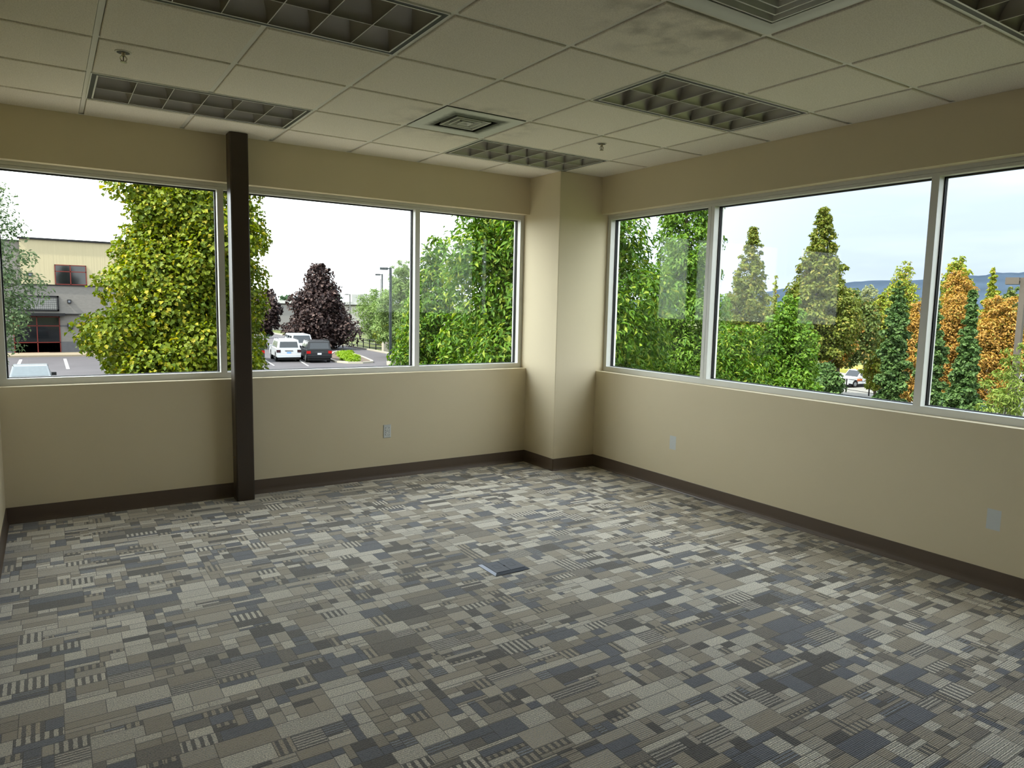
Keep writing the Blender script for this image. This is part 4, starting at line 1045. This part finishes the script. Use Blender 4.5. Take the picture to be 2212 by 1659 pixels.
def vehicle(name, label, cat, x, y, gz, head, paint, Ln, Wd, Ht, kind, tail=TAIL, plate=PLT, rough=0.25, group=None, screen=CGL, rack=False):
    """head: heading in degrees (the way the bonnet points); parts in local x forward"""
    t = thing(name, label, cat, (x, y, gz), R(head), group)
    PM = mat('paint_' + '_'.join(map(str, paint)), paint, rough, 0.0, var=0.01, spec=0.22)
    a, b_ = -Ln / 2, Ln / 2
    wr_, wh = 0.39 if kind != 'sedan' else 0.33, 0.39 if kind != 'sedan' else 0.33
    belt = {'suv': 0.60, 'sedan': 0.66, 'van': 0.56, 'pickup': 0.60}[kind] * Ht
    bon = {'suv': 0.56, 'sedan': 0.60, 'van': 0.50, 'pickup': 0.58}[kind] * Ht
    sillz = 0.28 if kind == 'sedan' else 0.42
    xr_, xf = a + Ln * 0.195, b_ - Ln * 0.185
    def arch(c):
        r = wr_ + 0.07
        return [(c + r * math.cos(math.pi * k / 8), wh + r * math.sin(math.pi * k / 8)) for k in range(9)][::-1]
    bodytop = [(b_ - 0.02, sillz + 0.1), (b_, 0.62), (b_ - 0.06, bon - 0.12), (b_ - 0.35, bon - 0.02)]
    if kind == 'sedan': bodytop += [(b_ - Ln * 0.30, belt), (a + Ln * 0.20, belt), (a + 0.06, belt - 0.02)]
    elif kind == 'pickup': bodytop += [(b_ - Ln * 0.24, belt), (a + 0.01, belt + 0.0)]
    elif kind == 'van': bodytop += [(b_ - Ln * 0.16, belt), (a + 0.02, belt)]
    else: bodytop += [(b_ - Ln * 0.27, belt), (a + 0.02, belt)]
    poly = bodytop + [(a, 0.75), (a + 0.02, sillz + 0.02)]
    poly += [(xr_ - wr_ - 0.08, sillz)] + arch(xr_) + [(xr_ + wr_ + 0.08, sillz), (xf - wr_ - 0.08, sillz)] + arch(xf) + [(xf + wr_ + 0.08, sillz)]
    body = MB().prism(poly, 'y', -Wd / 2, Wd / 2).build('body', PM, t)
    bv_ = body.modifiers.new('bevel', 'BEVEL'); bv_.width = 0.05; bv_.segments = 2; bv_.limit_method = 'ANGLE'; bv_.angle_limit = R(50)
    MB().box(a + 0.1, -Wd / 2 + 0.12, 0.2, b_ - 0.1, Wd / 2 - 0.12, sillz + 0.2).build('underbody', TRIM, t)
    # cabin
    if kind == 'sedan': c0, c1, d0, d1 = a + Ln * 0.16, b_ - Ln * 0.30, a + Ln * 0.30, b_ - Ln * 0.46
    elif kind == 'pickup': c0, c1, d0, d1 = a + Ln * 0.36, b_ - Ln * 0.25, a + Ln * 0.38, b_ - Ln * 0.36
    elif kind == 'van': c0, c1, d0, d1 = a + 0.03, b_ - Ln * 0.15, a + 0.12, b_ - Ln * 0.27
    else: c0, c1, d0, d1 = a + 0.03, b_ - Ln * 0.27, a + 0.22, b_ - Ln * 0.40
    w0, w1, zr = Wd / 2 - 0.03, Wd / 2 - 0.17, Ht
    zb_ = belt - 0.03
    cv = [(c0, -w0, zb_), (c1, -w0, zb_), (c1, w0, zb_), (c0, w0, zb_), (d0, -w1, zr), (d1, -w1, zr), (d1, w1, zr), (d0, w1, zr)]
    cabin = MB().add(cv, [(0, 3, 2, 1), (4, 5, 6, 7), (0, 1, 5, 4), (1, 2, 6, 5), (2, 3, 7, 6), (3, 0, 4, 7)]).build('cabin', PM, t)
    bv_ = cabin.modifiers.new('bevel', 'BEVEL'); bv_.width = 0.05; bv_.segments = 2
    rear = (cv[3], cv[0], cv[4], cv[7]); front = (cv[1], cv[2], cv[6], cv[5]); left = (cv[2], cv[3], cv[7], cv[6]); right = (cv[0], cv[1], cv[5], cv[4])
    panel(rear, 0.09, 0.91, 0.16, 0.80).build('rear_window', CGL, cabin)
    panel(front, 0.06, 0.94, 0.08, 0.90).build('windscreen', screen, cabin)
    cuts = {'suv': [(0.07, 0.24), (0.29, 0.57), (0.61, 0.92)], 'sedan': [(0.16, 0.48), (0.52, 0.86)], 'van': [(0.06, 0.32), (0.36, 0.64), (0.68, 0.93)], 'pickup': [(0.08, 0.45), (0.5, 0.9)]}[kind]
    for u0, u1 in cuts:
        panel(right, u0, u1, 0.16, 0.82).build('side_window', CGL, cabin)
        panel(left, 1 - u1, 1 - u0, 0.16, 0.82).build('side_window', CGL, cabin)
    for sx in (xr_, xf):
        for s in (-1, 1):
            y0, y1 = s * (Wd / 2 - 0.24), s * (Wd / 2 - 0.005)
            wl_ = MB().cyl((sx, y0, wh), (sx, y1, wh), wr_, n=20).build('wheel', TYRE, t)
            MB().cyl((sx, y1 - s * 0.01, wh), (sx, y1 + s * 0.008, wh), wr_ * 0.62, wr_ * 0.55, n=14).build('rim', RIM, wl_)
    for s in (-1, 1):
        if kind == 'pickup': MB().box(a - 0.015, s * Wd / 2 - 0.09 * (s > 0) - 0.0, belt - 0.42, a + 0.1, s * Wd / 2 + 0.09 * (s < 0), belt - 0.05).build('tail_lamp', tail, t)
        else:
            y0, y1 = sorted((s * (Wd / 2 - 0.30), s * (Wd / 2 + 0.006)))
            MB().box(a - 0.012, y0, belt - 0.30, a + 0.20, y1, belt - 0.08).build('tail_lamp', tail, t)
        y0, y1 = sorted((s * (Wd / 2 - 0.42), s * (Wd / 2 + 0.004)))
        MB().box(b_ - 0.30, y0, bon - 0.30, b_ + 0.012, y1, bon - 0.12).build('head_lamp', LAMP, t)
        y0, y1 = sorted((s * (Wd / 2 - 0.02), s * (Wd / 2 + 0.20)))
        MB().bbox(c1 - 0.30, y0, belt + 0.0, c1 - 0.17, y1, belt + 0.17, 0.02).build('mirror', PM if kind != 'sedan' else TRIM, t)
    MB().bbox(a - 0.06, -Wd / 2 + 0.03, sillz - 0.02, a + 0.1, Wd / 2 - 0.03, sillz + 0.26, 0.03).build('rear_bumper', PM if kind != 'pickup' else TRIM, t)
    MB().bbox(b_ - 0.1, -Wd / 2 + 0.03, sillz - 0.05, b_ + 0.05, Wd / 2 - 0.03, sillz + 0.22, 0.03).build('front_bumper', PM, t)
    MB().box(b_ - 0.05, -Wd * 0.27, bon - 0.32, b_ + 0.016, Wd * 0.27, bon - 0.12).build('grille', TRIM, t)
    MB().box(a - 0.022, -0.16, belt - 0.42 if kind != 'sedan' else 0.72, a + 0.0, 0.16, belt - 0.25 if kind != 'sedan' else 0.86).build('licence_plate', plate, t)
    if kind in ('suv', 'van'):
        MB().box(a - 0.016, -0.32, belt - 0.19, a + 0.0, 0.32, belt - 0.14).build('tailgate_trim', TRIM if sum(paint) > 300 else mat('chrome_strip', (120, 122, 126), 0.2, 0.8), t)
    if rack:
        for s in (-1, 1): MB().tube([(d0 + 0.15, s * (w1 - 0.06), zr + 0.0), (d0 + 0.25, s * (w1 - 0.06), zr + 0.07), (d1 - 0.25, s * (w1 - 0.06), zr + 0.07), (d1 - 0.15, s * (w1 - 0.06), zr)], [0.02] * 4, n=6).build('roof_rail', TRIM, t)
    if kind == 'pickup':
        bd_ = MB().box(a + 0.09, -Wd / 2 + 0.1, belt - 0.02, a + Ln * 0.345, Wd / 2 - 0.1, belt + 0.012).build('bed_cover', TRIM, t)
    return t
vehicle('off_roader', 'white off-roader parked tail towards the building with a blue plate', 'car', 17.15, 58.1, GA, 82.5, (196, 201, 206), 4.8, 1.92, 1.82, 'suv', tail=TAILD, plate=PLTB, rack=True, group='parked cars by the purple maple')
vehicle('off_roader', 'black off-roader with red tail lamps parked beside the white one', 'car', 19.25, 56.6, GA, 81, (20, 21, 24), 5.0, 2.0, 1.78, 'suv', rack=True, group='parked cars by the purple maple')
vehicle('van', 'silver van facing the viewer behind the two off-roaders', 'car', 20.6, 65.6, GA, 264, (190, 196, 202), 5.0, 2.0, 1.85, 'van', group='parked cars by the purple maple')
dv = vehicle('lettered_van', 'dark van with white lettering mostly hidden by the maple and the post', 'car', 14.25, 58.3, GA, 82.5, (30, 34, 36), 4.9, 1.95, 1.9, 'van', group='parked cars by the purple maple')
cu = bpy.data.curves.new('lettering', 'FONT'); cu.body = 'ur.'; cu.size = 0.42; cu.extrude = 0.004; cu.materials.append(WLINE)
lt0 = bpy.data.objects.new('lettering_curve', cu); col.objects.link(lt0)
lme = bpy.data.meshes.new_from_object(lt0.evaluated_get(bpy.context.evaluated_depsgraph_get()))
bpy.data.objects.remove(lt0); lt = link('lettering', lme, dv)
lt.location = (-2.49, -0.25, 0.62); lt.rotation_euler = (R(90), 0, R(-90))
vehicle('sedan', 'silver saloon car seen head-on at the bottom of the left pane', 'car', -0.48, 41.2, GA, 270, (118, 125, 130), 4.7, 1.84, 1.43, 'sedan', group='saloon cars below the left pane', screen=CGL2)
vehicle('sedan', 'dark blue car corner at the very left edge of the left pane', 'car', -3.15, 41.5, GA, 270, (60, 72, 92), 4.6, 1.82, 1.40, 'sedan', group='saloon cars below the left pane', screen=CGL2)
pk = vehicle('pickup_truck', 'white work pickup parked side-on behind the black fence', 'truck', 79.4, 43.6, GB + 0.02, 171.6, (204, 206, 206), 6.2, 2.05, 1.95, 'pickup', group='white vehicles in the lower lot')
MB().box(0.9, 1.026, 0.72, 1.7, 1.04, 1.0).build('door_panel', mat('orange_decal', (214, 110, 40), 0.5), pk)
MB().cyl((0.6, 0, 1.95), (0.6, 0, 2.1), 0.09, n=10).build('beacon', mat('orange_beacon', (226, 130, 40), 0.3), pk)
vehicle('van', 'white van front showing between the low trees left of the pickup', 'truck', 73.2, 48.4, GB + 0.02, 214, (214, 216, 216), 5.2, 2.0, 2.1, 'van', group='white vehicles in the lower lot')

# ------------------------------------------------------------------ fence, grass bank, play set and hill on the right
fn = thing('metal_fence', 'thin black post and rail fence in front of the white pickup', 'fence', (0, 0, GB))
Q = [Vector((73.0, 44.2, 0)), Vector((71.8, 40.6, 0)), Vector((71.0, 37.6, 0)), Vector((70.4, 34.6, 0)), Vector((69.8, 31.5, 0))]
for p_ in Q: MB().box(p_.x - 0.05, p_.y - 0.05, 0, p_.x + 0.05, p_.y + 0.05, 1.5).build('post', BLKM, fn)
for z in (1.45, 0.35): MB().tube([(p_.x, p_.y, z) for p_ in Q], [0.03] * 5, n=6).build('rail', BLKM, fn)
struct(MB().prism([(92, 44), (112, 40), (118, 58), (96, 60)], 'z', GB, GB + 0.5).build('grass_bank', mat('dry_yellow_grass', (150, 150, 70), 0.95, var=0.15)), 'yellowish grass bank behind the white pickup', 'grass')
ps = thing('play_set', 'blue and orange play set half hidden at the foot of the dark spire tree', 'play set', (60.5, 23.2, ground_z(60.5, 23.2)), R(20))
MB().add([(-0.9, -1.6, 0.7), (0.5, -1.6, 0.7), (0.5, 0.5, 2.0), (-0.9, 0.5, 2.0), (-0.9, -1.6, 0.95), (0.5, -1.6, 0.95), (0.5, 0.5, 2.5), (-0.9, 0.5, 2.5)],
         [(0, 3, 2, 1), (4, 5, 6, 7), (0, 1, 5, 4), (1, 2, 6, 5), (2, 3, 7, 6), (3, 0, 4, 7)]).build('slide', mat('blue_plastic', (40, 96, 178), 0.4), ps)
MB().box(-1.2, -1.2, 0, 1.4, 1.2, 0.75).build('deck', mat('red_orange_plastic', (204, 84, 48), 0.5), ps)
for s in (-0.5, 1.2): MB().tube([(s, -0.2, 0.7), (s, -0.2, 2.5)], [0.08, 0.08], n=8).build('upright', mat('blue_post', (60, 100, 160), 0.4), ps)
MB().tube([(0.2, -0.4, 2.7), (1.9, -1.4, 1.9)], [0.1, 0.1], n=8).build('bar', mat('orange_plastic', (226, 130, 44), 0.4), ps)
MB().tube([(0.3, 0.3, 2.0), (0.3, 0.3, 2.9)], [0.09, 0.09], n=8).build('mast', mat('red_plastic', (196, 52, 40), 0.4), ps)

def hill():
    g = np.random.default_rng(3)
    az = np.linspace(-5, 48, 121)                       # degrees from +x towards +y
    def prof(a):
        # ridge height in metres above the room at 1500 m
        return 20 + 64 * np.exp(-((a - 16) / 13.0) ** 2) + 22 * np.exp(-((a - 32) / 7.0) ** 2) + 10 * np.sin(a * 0.9) * 0.3
    hz = prof(az) + g.normal(size=len(az)) * 0.9
    V, F = [], []
    for k, a in enumerate(az):
        c, s = math.cos(R(a)), math.sin(R(a))
        for r, f in ((1150, 0.0), (1250, 0.35), (1380, 0.75), (1500, 1.0), (1700, 0.3)):
            z = -20 + (hz[k] + 20) * f + (g.normal() * 1.2 if 0 < f else 0)
            V.append((0.37 + r * c, -2.72 + r * s, z))
    for k in range(len(az) - 1):
        for q in range(4): F.append((k * 5 + q, (k + 1) * 5 + q, (k + 1) * 5 + q + 1, k * 5 + q + 1))
    o = MB().add(V, F).build('hill', mat('hazed_hill', (66, 80, 96), 1.0, var=0.15, scale=0.02, spec=0.0), smooth=True)  # distance haze is put into the hill's blue-grey base colour
    struct(o, 'long wooded hill on the horizon, coloured haze blue', 'hill')
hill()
